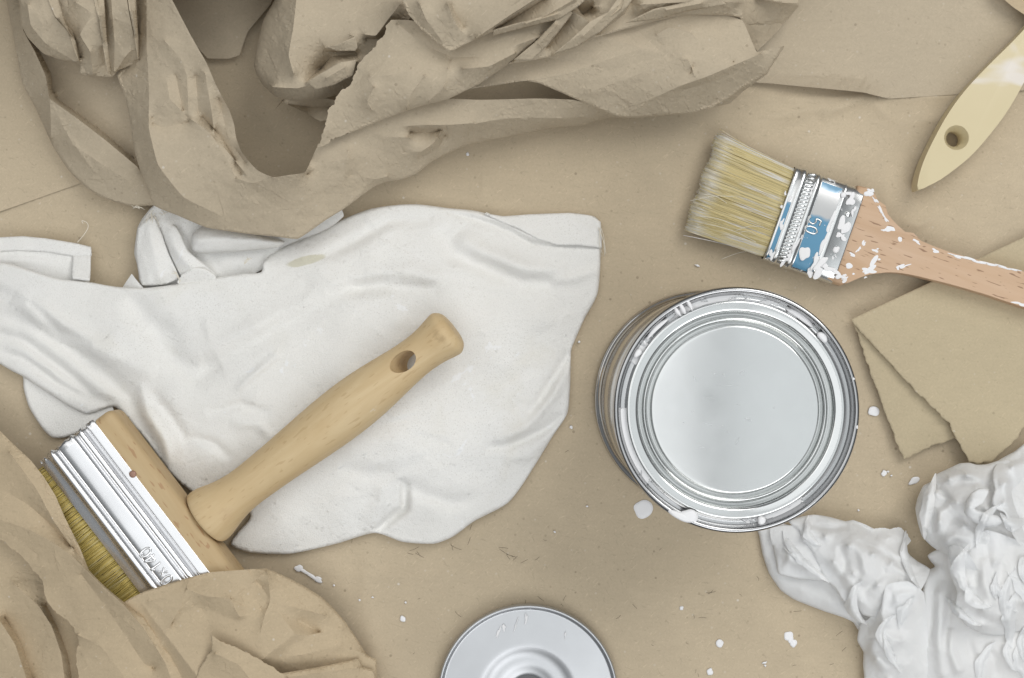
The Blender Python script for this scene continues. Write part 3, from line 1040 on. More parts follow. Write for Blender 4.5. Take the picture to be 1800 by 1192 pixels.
# puffy lobe
sheet('fold', C1([(1230, -90, 26, 'f'), (1198, 0, 24), (1150, 90, 21), (1122, 195, 19), (1108, 282, 18), (1120, 325, 18), (1152, 376, 18), (1200, 420, 18), (1270, 440, 18), (1335, 440, 19),
                  (1420, 428, 20), (1520, 400, 22, ''), (1640, 300, 26), (1800, 60, 34), (1820, -90, 34)]),
      creases=[C1([(1300, -60, 36), (1280, 120, 35), (1260, 240, 34), (1280, 320, 33)]),
               C1([(1338, 362, 31), (1395, 328, 32), (1470, 278, 34), (1556, 269, 34)]),
               C1([(1342, 350, 28), (1400, 300, 20), (1450, 245, 25), (1556, 240, 27)]),
               C1([(1420, 208, 35), (1480, 212, 35), (1552, 210, 34), (1556, 165, 35), (1528, 152, 36)]),
               C1([(1415, 225, 28), (1470, 226, 25), (1548, 226, 26)]),
               C1([(1190, 380, 28), (1300, 385, 29), (1440, 345, 30)]),
               C1([(1590, 150, 37), (1640, 155, 38), (1690, 90, 40), (1745, 20, 42)]),
               C1([(1600, 170, 31), (1660, 170, 31), (1720, 100, 33)])],
      mat=K, parent=heap, h=3.0, rnd=4.0, relax=0, bumps=paperf(1.57, 60, 24), skirt=16, seed=24)
sheet('fold', C1([(1195, 486, 5, 'e'), (1232, 446, 13), (1330, 492, 11), (1396, 530, 10), (1440, 522, 12), (1470, 440, 16), (1380, 420, 14), (1250, 415, 14)]),
      creases=[C1([(1238, 452, 13), (1340, 466, 6), (1440, 468, 8)])], mat=K, parent=heap, smooth=0.2, relax=0, seed=25, h=3.0)
# torn flap
sheet('torn_flap', C2([(610, 88, 42, 't'), (575, 165, 41), (530, 216, 40), (475, 285, 39), (430, 370, 38), (375, 425, 37), (345, 480, 36), (330, 530, 35), (318, 590, 33), (295, 638, 30),
                       (430, 582, 32, 'f'), (600, 514, 33), (740, 464, 34), (860, 434, 35), (1000, 366, 37), (1120, 284, 38), (1240, 200, 40), (1345, 88, 43, ''), (1300, 20, 42), (1100, 60, 42), (880, 120, 41), (760, 100, 41), (690, 88, 42)]),
      creases=[C2([(640, 105, 44), (720, 165, 42), (800, 215, 40), (872, 246, 39)]),
               C2([(872, 250, 39), (1010, 247, 43), (1150, 202, 45), (1262, 160, 46)]),
               C2([(870, 260, 39), (862, 300, 42), (845, 380, 41), (780, 440, 37)]),
               C2([(930, 300, 44), (1040, 290, 44), (1160, 230, 45)]),
               C2([(520, 330, 42), (600, 330, 43), (700, 300, 43)]),
               C2([(540, 380, 43), (510, 440, 41), (530, 480, 38)]),
               C2([(680, 560, 34), (690, 430, 40), (760, 330, 43)])],
      mat=K, parent=heap, h=3.0, rnd=1.0, relax=0, bumps=paperf(1.28, 60, 26), skirt=7, torn_amp=2.4, seed=26, smooth=0.5)
# top triangular flap
sheet('fold', C2([(650, -90, 52, 'f'), (670, 15, 51), (690, 62, 50), (745, 126, 49), (800, 176, 47), (868, 227, 46), (915, 205, 47), (968, 179, 48), (1060, 138, 50), (1150, 114, 50), (1240, 102, 49),
                  (1345, 84, 47), (1400, 42, 48), (1490, -20, 50, ''), (1500, -90, 50)]),
      creases=[C2([(862, 20, 57), (885, 80, 54), (910, 125, 51), (945, 160, 49)]),
               C2([(880, 20, 53), (905, 80, 50), (930, 115, 49)]),
               C2([(968, 178, 50), (1010, 150, 53), (1130, 68, 55), (1270, -20, 57)]),
               C2([(1010, 165, 47), (1140, 88, 46), (1290, -10, 48)]),
               C2([(1120, 122, 51), (1240, 95, 52), (1420, -5, 54)]),
               C2([(740, 20, 55), (770, 90, 53), (830, 170, 49)])],
      mat=K, parent=heap, h=3.0, rnd=0.9, relax=0, bumps=paperf(1.42, 55, 27), skirt=7, seed=27, smooth=0.4)
# upper bands on the right
sheet('fold', C2([(1126, 279, 39, 'f'), (1232, 263, 39), (1314, 247, 39), (1345, 240, 39), (1410, 207, 39), (1500, 165, 38), (1620, 132, 37), (1788, 88, 36), (1880, 69, 35), (2075, 66, 34), (2150, 78, 33),
                  (2150, -90, 33, ''), (1480, -90, 42), (1380, 60, 42), (1345, 100, 42), (1240, 200, 41)]),
      creases=[C2([(1350, 88, 47), (1310, 150, 45), (1245, 212, 42), (1145, 272, 40)]),
               C2([(1385, 80, 39), (1350, 135, 38), (1295, 205, 37.5)]),
               C2([(1405, 48, 46), (1475, 96, 46), (1430, 150, 44), (1318, 243, 41)]),
               C2([(1425, 20, 36), (1450, 62, 34), (1500, 30, 36)]),
               C2([(1640, -50, 50), (1618, 35, 48), (1548, 90, 46), (1485, 150, 42)]),
               C2([(1668, -10, 39), (1635, 60, 38), (1565, 112, 37), (1505, 150, 36.5)]),
               C2([(1500, 30, 44), (1560, 20, 45), (1620, -40, 48)]),
               C2([(1700, 20, 43), (1900, 10, 42), (2130, 10, 40)])],
      mat=K, parent=heap, h=3.0, rnd=0.9, relax=0, bumps=paperf(1.42, 60, 28), skirt=9, seed=28, smooth=0.3)
# big right leaf
sheet('fold', C3([(-660, 392, 26, 'f'), (-520, 372, 30), (-389, 353, 33), (-330, 363, 32), (-259, 393, 29), (-149, 441, 24), (11, 507, 19), (60, 513, 17), (101, 514, 16), (200, 506, 16), (350, 491, 16), (430, 467, 18),
                  (500, 425, 20), (560, 382, 22), (662, 322, 25), (741, 203, 28, 'e'), (680, 214, 30), (622, 228, 31), (600, 180, 30, ''), (560, 90, 31), (440, 50, 31), (300, 40, 32), (-80, 110, 33), (-280, 190, 33), (-460, 250, 32), (-640, 360, 27)]),
      creases=[C3([(-389, 353, 33), (-200, 320, 32), (0, 250, 32), (200, 190, 32)]),
               C3([(60, 470, 20), (160, 432, 24), (290, 374, 29), (400, 336, 31), (520, 285, 32), (640, 235, 32)]),
               C3([(300, 392, 25), (420, 360, 27), (560, 300, 29)]),
               C3([(-100, 400, 27), (60, 340, 29), (200, 290, 30)]),
               C3([(185, 150, 34), (240, 120, 34), (330, 140, 34), (360, 170, 33)]),
               C3([(330, 320, 30), (350, 270, 32), (440, 250, 32), (520, 270, 31)]),
               C3([(240, 250, 31), (320, 260, 33), (350, 330, 31)])],
      mat=K, parent=heap, h=3.0, rnd=1.0, relax=0, bumps=paperf(2.28, 62, 29), skirt=7, seed=29, smooth=0.45)
# tip underside and small flaps at the right end
sheet('fold', C3([(425, 470, 8, 'e'), (505, 452, 6), (560, 400, 8), (668, 322, 18), (700, 260, 20), (600, 300, 18), (500, 400, 14)]), mat=K, parent=heap, h=3.2, smooth=0.1, relax=0, seed=30)
sheet('fold', C3([(520, -90, 25, 'e'), (538, 10, 25), (548, 75, 24), (565, 130, 21), (592, 182, 15), (624, 222, 9), (690, 160, 5), (760, 80, 4), (808, 22, 9), (720, 13, 13), (640, 0, 15), (600, -90, 18)]),
      creases=[C3([(560, 20, 22), (580, 100, 19), (620, 190, 10)])], mat=K, parent=heap, h=3.2, smooth=0.2, relax=0, bumps=paperf(1.14, 40, 31), seed=31)
sheet('fold', C3([(600, -90, 20, 'f'), (630, -4, 20), (720, 14, 18), (806, 24, 16), (830, -90, 16, '')]), mat=K, parent=heap, h=3.2, smooth=0.2, relax=0, rnd=1.2, skirt=3, seed=32)
# flat sheet, slightly raised, between garland and lobe
sheet('fold', C1([(720, -90, 2.2, 'e'), (770, 40, 2.2), (850, 190, 2.6), (905, 255, 3.4), (1000, 256, 4), (1045, 240, 3.4), (1080, 140, 3), (1180, 20, 3), (1230, -90, 3)]),
      mat=K, parent=heap, h=3.2, smooth=0.4, relax=0, bumps=paperf(0.71, 60, 33), seed=33)

# narrow pleats with free edges lying over the folds
for i_, (fr_, up_, lo_) in enumerate((
        (C2, [(950, 160, 49), (1075, 70, 53), (1190, -10, 55), (1260, -70, 56)], [(1330, -70, 54), (1275, -8, 53), (1130, 82, 51), (1000, 166, 48)]),
        (C2, [(1060, 132, 50), (1200, 92, 52), (1330, 48, 51), (1430, -40, 53)], [(1500, -40, 51), (1440, 22, 49.5), (1350, 84, 48.5), (1205, 120, 48.5), (1060, 158, 47)]),
        (C2, [(1150, 262, 41), (1240, 186, 44.5), (1330, 92, 48), (1395, 42, 48)], [(1408, 58, 46), (1345, 140, 44.5), (1290, 205, 42.5), (1225, 264, 40.5)]),
        (C2, [(1320, 238, 41), (1400, 172, 45), (1480, 96, 47.5), (1560, 50, 48), (1625, -30, 50)], [(1690, -30, 48), (1640, 36, 46.5), (1530, 138, 44), (1425, 204, 41.5)]),
        (C2, [(1640, 100, 41), (1760, 40, 44), (1900, 10, 44), (2020, -30, 44)], [(2080, 20, 41), (1900, 50, 40), (1780, 84, 38.5)]),
        (C1, [(185, -60, 37.5), (240, 70, 36), (295, 138, 33.5), (340, 262, 27)], [(352, 278, 24), (330, 180, 30), (286, 96, 33), (235, -60, 36)]),
        (C1, [(395, -60, 37.5), (425, 60, 36.5), (440, 160, 34), (470, 318, 25)], [(486, 326, 22), (470, 200, 31), (462, 90, 33), (450, -60, 36)]),
        (C1, [(552, -60, 38), (566, 60, 37.5), (584, 150, 35), (602, 258, 27)], [(608, 264, 25), (604, 150, 32), (594, 40, 35), (588, -60, 36)]),
        (C1, [(1425, 206, 36.5), (1480, 190, 37.5), (1550, 160, 38)], [(1560, 205, 36), (1552, 222, 35), (1470, 224, 34.5)]),
        (C1, [(1336, 360, 32), (1400, 320, 34.5), (1480, 272, 36), (1556, 262, 36)], [(1540, 330, 34), (1460, 372, 32), (1380, 392, 30)]))):
    mid_ = [((up_[k][0] * .6 + lo_[-1 - min(k, len(lo_) - 1)][0] * .4), (up_[k][1] * .6 + lo_[-1 - min(k, len(lo_) - 1)][1] * .4), max(up_[k][2], lo_[-1 - min(k, len(lo_) - 1)][2]) + .6) for k in range(1, len(up_) - 1)]
    sheet('pleat', fr_([p + ('e',) for p in up_] + [p + ('e',) for p in lo_]), creases=[fr_(mid_)] if len(mid_) > 1 else [], mat=K, parent=heap, h=2.8, smooth=.15, relax=0, bumps=facets(.5, 34, 300 + i_, 1.8, -.5), seed=300 + i_, thick=.15)
# added out-of-view paper wall behind the heap; keeps light out of its hollows
V = []; F = []
for k in range(121):
    px = -40 + 1440 * k / 120
    zt = 30 + 14 * math.sin(k * .21) + 6 * math.sin(k * .63 + 1)
    dx = 8 * math.sin(k * .9)
    for t, (yy, fz_) in enumerate(((-24, 1.0), (-52, .93), (-78, .5), (-96, .02))):
        V.append(W(px + dx * t, yy + 9 * math.sin(k * .5 + t), max(zt * 1.2 * fz_, .3)))
for k in range(120):
    for t in range(3):
        a = k * 4 + t
        F.append((a, a + 1, a + 5, a + 4))
from_py('back_light_block', V, F, K, heap)

# ================================================================== white cloth
cloth = empty('cotton_cloth', W(640, 640, 0))
cloth['rec'] = 1
tag(cloth, 'white cotton cloth spread in soft folds under the long wooden handle', 'cloth')
MC = M['cloth']
cw = [
    # sweeping folds of the left half
    (C4([(-60, 520), (120, 560), (330, 690), (560, 880), (660, 1060), (720, 1200)]), -3.0, 16, 'g'),
    (C4([(-60, 600), (100, 640), (300, 790), (430, 900), (520, 930)]), -2.6, 11, 'g'),
    (C4([(0, 690), (100, 720), (250, 830), (420, 920)]), -2.0, 8, 'g'),
    (C4([(60, 450), (230, 560), (420, 680), (560, 740), (680, 790)]), 2.6, 18, 'g'),
    (C4([(120, 470), (260, 600), (400, 660)]), -2.2, 9, 'g'),
    (C4([(560, 440), (640, 570), (760, 620), (900, 590)]), -2.6, 22, 'g'),
    (C4([(640, 600), (780, 740), (860, 790), (960, 740)]), -2.8, 22, 'g'),
    (C4([(860, 790), (1010, 690), (1250, 560), (1500, 440), (1700, 380)]), -2.4, 18, 'g'),
    (C4([(900, 720), (1100, 610), (1330, 500), (1560, 420)]), 2.0, 20, 'g'),
    (C4([(610, 830), (640, 960), (720, 1080), (740, 1190)]), 2.2, 9, 'g'),
    (C4([(660, 860), (760, 990), (830, 1100)]), -1.6, 9, 'g'),
    (C4([(820, 1060), (930, 1090), (1010, 1160)]), -1.4, 8, 'g'),
    (C4([(900, 960), (1050, 920), (1180, 960)]), -1.2, 8, 'g'),
    (C4([(1000, 1000), (1130, 1010), (1200, 1080)]), 1.2, 9, 'g'),
    (C4([(1030, 860), (1120, 780), (1220, 700)]), 1.4, 7, 'g'),
    (C4([(1500, 380), (1560, 410), (1760, 360)]), -1.6, 10, 'g'),
    # upper right
    (C5([(0, 225), (120, 170), (260, 90), (400, 80)]), -1.6, 10, 'g'),
    (C5([(60, 320), (180, 300), (400, 300), (480, 265)]), -2.0, 12, 'g'),
    (C5([(180, 260), (330, 250), (480, 290)]), 1.6, 16, 'g'),
    (C5([(420, 110), (470, 200), (560, 230), (680, 280), (790, 285)]), -2.6, 16, 'g'),
    (C5([(480, 130), (560, 190), (700, 240), (830, 250)]), 2.4, 16, 'g'),
    (C5([(440, 60), (540, 80), (640, 115), (720, 160), (790, 165), (925, 175)]), -2.2, 4, 's'),
    (C5([(470, 50), (600, 85), (700, 135), (770, 155), (930, 160)]), 1.5, 6, 'g'),
    (C5([(770, 280), (840, 270), (925, 240)]), 1.2, 9, 'g'),
    (C5([(836, 500), (790, 580), (740, 660), (700, 710)]), -2.4, 9, 'g'),
    (C5([(830, 540), (780, 640), (700, 740), (600, 790)]), 1.8, 10, 'g'),
    (C5([(820, 700), (740, 760), (640, 800), (560, 810)]), -2.2, 8, 'g'),
    (C5([(780, 760), (700, 830), (620, 850)]), 1.2, 10, 'g'),
    (C5([(215, 1078), (260, 1040), (310, 1000), (310, 930), (290, 905)]), -4.0, 7, 'g'),
    (C5([(300, 910), (380, 960), (460, 985), (560, 970)]), -1.8, 14, 'g'),
    (C5([(240, 920), (235, 980), (180, 1070)]), 1.6, 12, 'g'),
    (C5([(100, 870), (200, 890), (280, 880)]), -1.2, 14, 'g'),
]
main_out = [(-70, 466, 9, 'f'), (0, 461, 10), (24, 465, 11), (60, 477, 12), (100, 489, 12), (157, 496, 12), (205, 504, 12), (258, 506, 13), (314, 499, 13), (383, 488, 13), (430, 481, 13), (459, 478, 13),
            (462, 462, 12), (480, 444, 11), (503, 430, 11), (540, 416, 11), (576, 401, 11), (604, 385, 11), (652, 367, 11), (700, 360, 11), (734, 359, 10), (789, 366, 9), (833, 370, 8), (884, 381, 6), (928, 377, 5), (1000, 374, 4),
            (1016, 375, 4), (1046, 381, 4), (1055, 393, 4), (1056, 445, 5), (1050, 517, 7), (1027, 561, 8), (1010, 600, 8), (1004, 617, 8), (1002, 683, 8), (997, 727, 8), (972, 766, 8), (938, 822, 8), (894, 883, 8), (834, 916, 9), (795, 944, 10),
            (762, 956, 10), (706, 952, 10), (659, 937, 10), (595, 955, 9), (540, 968, 9), (505, 974, 8), (442, 972, 8), (413, 963, 7), (405, 955, 7), (418, 935, 7), (440, 905, 7), (400, 860, 8), (354, 872, 10), (333, 861, 10), (303, 836, 10), (278, 803, 10), (254, 770, 10), (222, 735, 10),
            (200, 715, 9), (150, 727, 12), (80, 688, 13), (40, 662, 12), (20, 652, 11), (0, 640, 10), (-70, 600, 9)]
spots = [(60, 560, 17), (200, 600, 17), (330, 580, 20), (450, 570, 20), (600, 560, 20), (300, 700, 17), (450, 700, 19), (600, 660, 19), (700, 560, 21), (800, 470, 20), (650, 450, 19), (900, 480, 16), (980, 430, 9), (950, 560, 16),
         (880, 640, 18), (900, 760, 15), (800, 800, 18), (700, 780, 18), (760, 890, 16), (600, 890, 16), (500, 920, 14), (480, 800, 17), (360, 800, 15), (560, 460, 16)]
_l1 = facets(1.0, 46, 175, 2.6, .62); _l2 = facets(.42, 19, 176, 2.4, -.5)


def linen(x, y):
    m = np.clip(vnoise(x / 110, y / 110, 25) * 2.4 - .5, 0.1, 1)
    return _l1(x, y) * (.45 + .55 * m) + _l2(x, y) * m


linen.segs = lambda x, y: _l1.segs(x, y) + _l2.segs(x, y)


def cloth_fine(x, y):
    return 0.06 * fbm(x / 20, y / 20, 71, 2) + 1.1 * fbm(x / 110, y / 110, 72, 2)


main_out = [(p[0], p[1], p[2] * (.8 if p[1] < 512 and p[0] < 470 else .45)) + tuple(p[3:]) for p in main_out]
sheet('cloth_body', main_out, spots=spots, mat=MC, parent=cloth, h=3.2, bumps=linen, smooth=0.9, rnd=1.5, skirt=5, relax=40, wrinkles=[(w_[0], w_[1] * 1.5) + tuple(w_[2:]) for w_ in cw], seed=41,
      fine=cloth_fine, post=1, sharp=0)
# lower layer at the left
sheet('under_layer', [(30, 650, 1.8, 'f'), (40, 662, 2.6), (41, 682, 3), (52, 718, 3.2), (76, 755, 3.2), (92, 769, 3.2), (120, 768, 3), (200, 735, 2, ''), (180, 690, 1.2), (90, 640, 1.0)], mat=MC, parent=cloth, rnd=1.4, skirt=3, relax=6, smooth=0.9, seed=42, h=3.2, bumps=facets(.7, 34, 43, 2.0, .9), sharp=0,
      fine=lambda x, y: 0.3 * fbm(x / 22, y / 22, 73, 2))
# hemmed corner, left
sheet('hemmed_corner', [(-70, 424, 4, 'f'), (0, 418, 4), (40, 416, 4), (80, 420, 4), (133, 428, 4), (158, 435, 4), (160, 449, 4), (157, 500, 3), (150, 530, 2, ''), (-70, 530, 2)], mat=MC, parent=cloth, rnd=1.6, skirt=3, relax=5, smooth=0.7, seed=43,
      wrinkles=[(C4([(-80, 262), (60, 265), (180, 270), (312, 285)]), -0.9, 2.4, 's'), (C4([(310, 232), (312, 285), (312, 370)]), -0.8, 2.2, 's'), (C4([(-60, 300), (80, 285), (260, 310)]), 1.0, 8, 'g')],
      fine=lambda x, y: 0.35 * fbm(x / 30, y / 30, 74, 2))
# bunched folds behind the paper point
sheet('bunched_fold', C4([(670, 52, 9, 'f'), (622, 108, 9), (600, 150, 9), (585, 262, 8), (604, 330, 8), (612, 410, 5), (700, 430, 3, ''), (1000, 400, 3), (1280, 260, 4), (1500, 100, 4), (1450, 20, 7), (1000, 20, 7), (720, 40, 8)]),
      creases=[C4([(640, 130, 13), (680, 200, 14), (730, 300, 12), (775, 372, 7)]),
               C4([(690, 170, 6), (740, 280, 4.5), (785, 350, 3.5)]),
               C4([(690, 100, 8), (740, 150, 13), (800, 270, 13), (860, 320, 11), (945, 362, 6)]),
               C4([(800, 160, 5), (850, 280, 4), (960, 320, 4)]),
               C4([(960, 300, 7), (1060, 290, 6), (1180, 260, 5)])],
      mat=MC, parent=cloth, rnd=2.5, skirt=8, relax=4, smooth=0.7, h=3.5, seed=44, fine=lambda x, y: 0.3 * fbm(x / 24, y / 24, 76, 2))
sheet('rolled_fold', C4([(838, 180, 13, 'f'), (842, 250, 13), (900, 262, 13), (960, 258, 14), (1060, 252, 14), (1160, 242, 14), (1225, 230, 14), (1242, 210, 14), (1200, 196, 14), (1090, 165, 14), (1000, 145, 13), (900, 138, 12)]),
      creases=[C4([(860, 205, 17), (960, 200, 18), (1080, 205, 18), (1200, 214, 17)]), C4([(940, 232, 15.5), (1080, 232, 15), (1200, 222, 15)])], mat=MC, parent=cloth, rnd=3.5, skirt=10, relax=3, smooth=0.9, h=3.2, seed=45,
      fine=lambda x, y: 0.2 * fbm(x / 20, y / 20, 78, 2))
sheet('frayed_tip', C4([(536, 408, 4, 'e'), (575, 350, 8), (590, 370, 8), (608, 392, 8), (640, 430, 9), (560, 430, 6)]), mat=MC, parent=cloth, smooth=0.3, relax=1, h=3, seed=46)

# extra folds of the bunch and the sewn hems
sheet('bunched_fold', C4([(602, 150, 12, 'f'), (640, 112, 12), (672, 100, 12), (700, 160, 12.5), (735, 260, 12), (782, 368, 10), (720, 402, 8), (618, 402, 8), (590, 262, 10)]),
      creases=[C4([(650, 140, 14), (672, 250, 14.5), (700, 380, 11)]), C4([(618, 170, 12), (625, 280, 12), (650, 390, 10)])], mat=MC, parent=cloth, rnd=.9, skirt=5, relax=2, smooth=.5, h=3, seed=144, fine=facets(.5, 22, 145, 2.5, 1.4), post=1)
sheet('bunched_fold', C4([(700, 150, 10, 'f'), (730, 138, 11), (765, 140, 12), (790, 180, 12.5), (820, 250, 12), (880, 300, 11), (948, 362, 9), (870, 382, 8, ''), (800, 374, 8), (745, 270, 9)]),
      creases=[C4([(735, 165, 13), (770, 250, 13.5), (830, 320, 12), (900, 360, 9)])], mat=MC, parent=cloth, rnd=.9, skirt=5, relax=2, smooth=.7, h=3, seed=146, fine=facets(.5, 22, 147, 2.5, .9), post=1)
sheet('bunched_fold', C4([(775, 392, 9, ''), (800, 350, 11, 'f'), (840, 322, 12), (890, 325, 12), (935, 350, 11), (945, 372, 10, ''), (860, 400, 9)]), mat=MC, parent=cloth, rnd=1.2, skirt=4, relax=2, smooth=.8, h=3, seed=148)
CS = np.concatenate(SURF[cloth.name])


def cz(x, y, r=7.0):
    d = (CS[:, 0] - x) ** 2 + (CS[:, 1] - y) ** 2
    m = d < r * r
    return float(CS[m, 2].max()) if m.any() else 2.0


for hem in ([(850, 375), (884, 380), (928, 377), (1000, 374), (1040, 379), (1056, 390), (1058, 437), (1020, 432), (978, 431), (945, 421), (915, 404), (880, 390)],
            [(-60, 424), (0, 417), (40, 415), (80, 419), (133, 427), (160, 434), (161, 450), (128, 451), (80, 443), (30, 441), (-60, 446)],
            [(128, 450), (160, 449), (158, 494), (126, 490)]):
    sheet('hem', [(x, y, cz(x, y) + .75, 'f') for x, y in hem], mat=MC, parent=cloth, rnd=.6, skirt=1.6, relax=2, smooth=.3, h=3, seed=len(hem), fine=facets(.25, 14, 150 + len(hem), 1.5))
# seam stitching raised line along the right corner, and frayed ends
V = []; F = []
rr = random.Random(5)
for (p, q, z) in (((1056, 400), (1058, 445), 4), ((268, 372), (262, 395), 13), ((272, 378), (276, 402), 12), ((250, 366), (232, 362), 8), ((285, 372), (300, 378), 9), ((305, 478), (318, 492), 14), ((432, 462), (438, 452), 15)):
    for k in range(4):
        a = W(p[0] + rr.uniform(-5, 5), p[1] + rr.uniform(-3, 3), z); b = W(q[0] + rr.uniform(-8, 8), q[1] + rr.uniform(-6, 6), z - 1)
        m = (a + b) / 2 + Vector((rr.uniform(-1, 1), rr.uniform(-1, 1), .4)) * .0012
        tube_into(V, F, catmull([a, m, b], 4), 0.00014, 4)
from_py('frayed_threads', V, F, M['thread'], cloth)['kind'] = 'stuff'
V = []; F = []
tube_into(V, F, catmull([W(136, 426, 5), W(148, 412, 1.5), W(155, 399, 1), W(152, 391, 1), W(144, 388, 1), W(146, 393, 1.0)], 6), 0.00018, 5)
th = from_py('loose_thread', V, F, M['thread'])
tag(th, 'thin curled cotton thread lying above the hemmed cloth corner', 'thread')

# ================================================================== wide block brush
bc = W(339, 927, 26)
ANG = math.atan2(0.607, 0.795)
wb = empty('wide_brush', (bc.x, bc.y, 0), ANG)
tag(wb, 'wide paint brush with round wooden handle and ribbed shiny ferrule', 'brush')
# wooden block with rounded edges
def rbox(x0, x1, y0, y1, z0, z1, bev, seg=3):
    bm = bmesh.new()
    r = bmesh.ops.create_cube(bm, size=1.0)
    for v in bm.verts:
        v.co = Vector(((x0 + x1) / 2 + v.co.x * (x1 - x0), (y0 + y1) / 2 + v.co.y * (y1 - y0), (z0 + z1) / 2 + v.co.z * (z1 - z0))) * .001
    bmesh.ops.bevel(bm, geom=bm.edges[:], offset=bev * .001, segments=seg, profile=0.5, affect='EDGES', clamp_overlap=True)
    return bm
blk = from_bm('block', rbox(-10, 3.6, -70, 70, 7.0, 27.5, 4.0, 4), M['pine_block'], wb)
# ribbed ferrule
prof = [(0, 27.6), (-3.6, 27.7), (-4.7, 27.5), (-5.2, 25.6), (-5.9, 24.6), (-6.7, 25.2), (-7.5, 27.3), (-8.6, 27.9), (-9.9, 27.6), (-10.9, 25.6), (-11.6, 24.6), (-12.4, 25.2), (-13.2, 26.9), (-14.4, 27.0),
        (-22.0, 26.6), (-22.8, 24.7), (-23.5, 23.8), (-24.3, 24.6), (-25.1, 26.2), (-26.4, 26.6), (-27.6, 26.0), (-28.4, 24.4), (-29.4, 23.6), (-32.5, 22.9), (-34.4, 22.4)]
prof = [(x - 6.4, z) for x, z in prof]
prof_s = round_prof(prof, 2)
V = []; F = []
ys = [-70.8, -70.3, -69] + [(-69 + 138 * i / 60) for i in range(1, 60)] + [69, 70.3, 70.8]
rng = np.random.RandomState(3)
loop = prof_s + [(prof_s[-1][0], 7.0), (prof_s[0][0], 3.0)]
for j, yv in enumerate(ys):
    e = 1.6 if j in (0, len(ys) - 1) else (0.5 if j in (1, len(ys) - 2) else 0)
    for (x, z) in loop:
        dz = 0.05 * math.sin(yv * .11 + x * .2)
        ya = yv + (0.7 * math.sin(x * 2.1) + rng.uniform(-.3, .3) if j < 2 or j > len(ys) - 3 else 0)
        V.append((x * .001, ya * .001, (z - e + (dz if z > 10 else 0)) * .001))
n = len(loop)
for j in range(len(ys) - 1):
    for i in range(n):
        i2 = (i + 1) % n
        F.append((j * n + i, (j + 1) * n + i, (j + 1) * n + i2, j * n + i2))
F.append(tuple(range(n))); F.append(tuple((len(ys) - 1) * n + i for i in range(n))[::-1])
bm = bmesh.new()
vv = [bm.verts.new(p) for p in V]
for q in F: bm.faces.new([vv[i] for i in q])
fer = from_bm('ferrule', bm, M['ferrule_wide'], wb)
# embossed size
STROKES = {'0': [[(.5, 1), (.15, .82), (.08, .5), (.15, .18), (.5, 0), (.85, .18), (.92, .5), (.85, .82), (.5, 1), (.4, .98)]],
           '1': [[(.2, .72), (.55, 1), (.55, .5), (.55, 0)]],
           '4': [[(.75, 0), (.75, .5), (.75, 1), (.05, .3), (.5, .3), (.98, .3)]],
           '7': [[(.05, 1), (.5, 1), (.95, 1), (.6, .5), (.35, 0)]],
           'x': [[(.1, .65), (.5, .33), (.9, 0)], [(.9, .65), (.5, .33), (.1, 0)]],
           '5': [[(.88, 1), (.5, 1), (.2, 1), (.14, .58), (.5, .64), (.85, .5), (.9, .28), (.7, .05), (.4, 0), (.08, .12)]]}


def emboss(name, text, org, read, up, size, adv, r, zfun, mat, parent):
    V = []; F = []
    for i, ch in enumerate(text):
        for st in STROKES[ch]:
            pts = []
            for (a, b) in catmull([(p[0], p[1], 0) for p in st], 5) and [(q.x, q.y) for q in catmull([(p[0], p[1], 0) for p in st], 5)]:
                x = org[0] + read[0] * (adv * i + a * size * 0.62) + up[0] * b * size
                y = org[1] + read[1] * (adv * i + a * size * 0.62) + up[1] * b * size
                pts.append(Vector((x, y, zfun(x, y))) * .001)
            tube_into(V, F, pts, r * .001, 8)
    return from_py(name, V, F, mat, parent, True, False)


emboss('embossed_size', '70x140', (-22.4, -18.6), (0, 1), (-1, 0), 5.8, 4.2, 0.62, lambda x, y: 26.95, M['ferrule_wide'], wb)
# nail in the ferrule edge
bm = bmesh.new()
bmesh.ops.create_uvsphere(bm, u_segments=16, v_segments=8, radius=.0018)
for v in bm.verts: v.co.z *= 0.4
ny = ((235 - 339) * -0.607 + (833 - 927) * -0.795) / 3.635
nx = ((235 - 339) * 0.795 - (833 - 927) * 0.607) / 3.635
bmesh.ops.translate(bm, verts=bm.verts[:], vec=Vector((nx, ny, 27.7)) * .001)
from_bm('nail', bm, M['nail'], wb)
# bristles: core and strands
bm = rbox(-58, -38, -67.5, 67.5, 6, 19.8, 2.0, 2)
core = from_bm('bristle_core', bm, M['bristle_base_w'], wb)
V = []; F = []; cols = []
rr = random.Random(8)
for i in range(3600):
    y0 = rr.uniform(-68, 68); z0 = rr.uniform(18.6, 21.0)
    if i % 9 == 0: z0 -= 1
    L = rr.uniform(18, 23); a = rr.gauss(0, 0.035) + (0.02 * math.sin(y0 * .4))
    g = rr.random()
    c0 = Vector((0.50, 0.39, 0.12)) * (0.82 + 0.3 * g)
    if rr.random() < .12: c0 = Vector((0.50, 0.42, 0.20))
    if rr.random() < .05: c0 = Vector((0.16, 0.11, 0.03))
    pts = []
    for t in (0, .33, .66, 1):
        pts.append(Vector((-39.6 - L * t, y0 + a * L * t, z0 - 2.0 * t * t + rr.uniform(-.15, .15))) * .001)
    tube_into(V, F, pts, 0.00024, 4, cols, tuple(c0))
br = from_py('bristles', V, F, M['bristle'], wb, True, False)
add_colors(br, cols); br['kind'] = 'stuff'
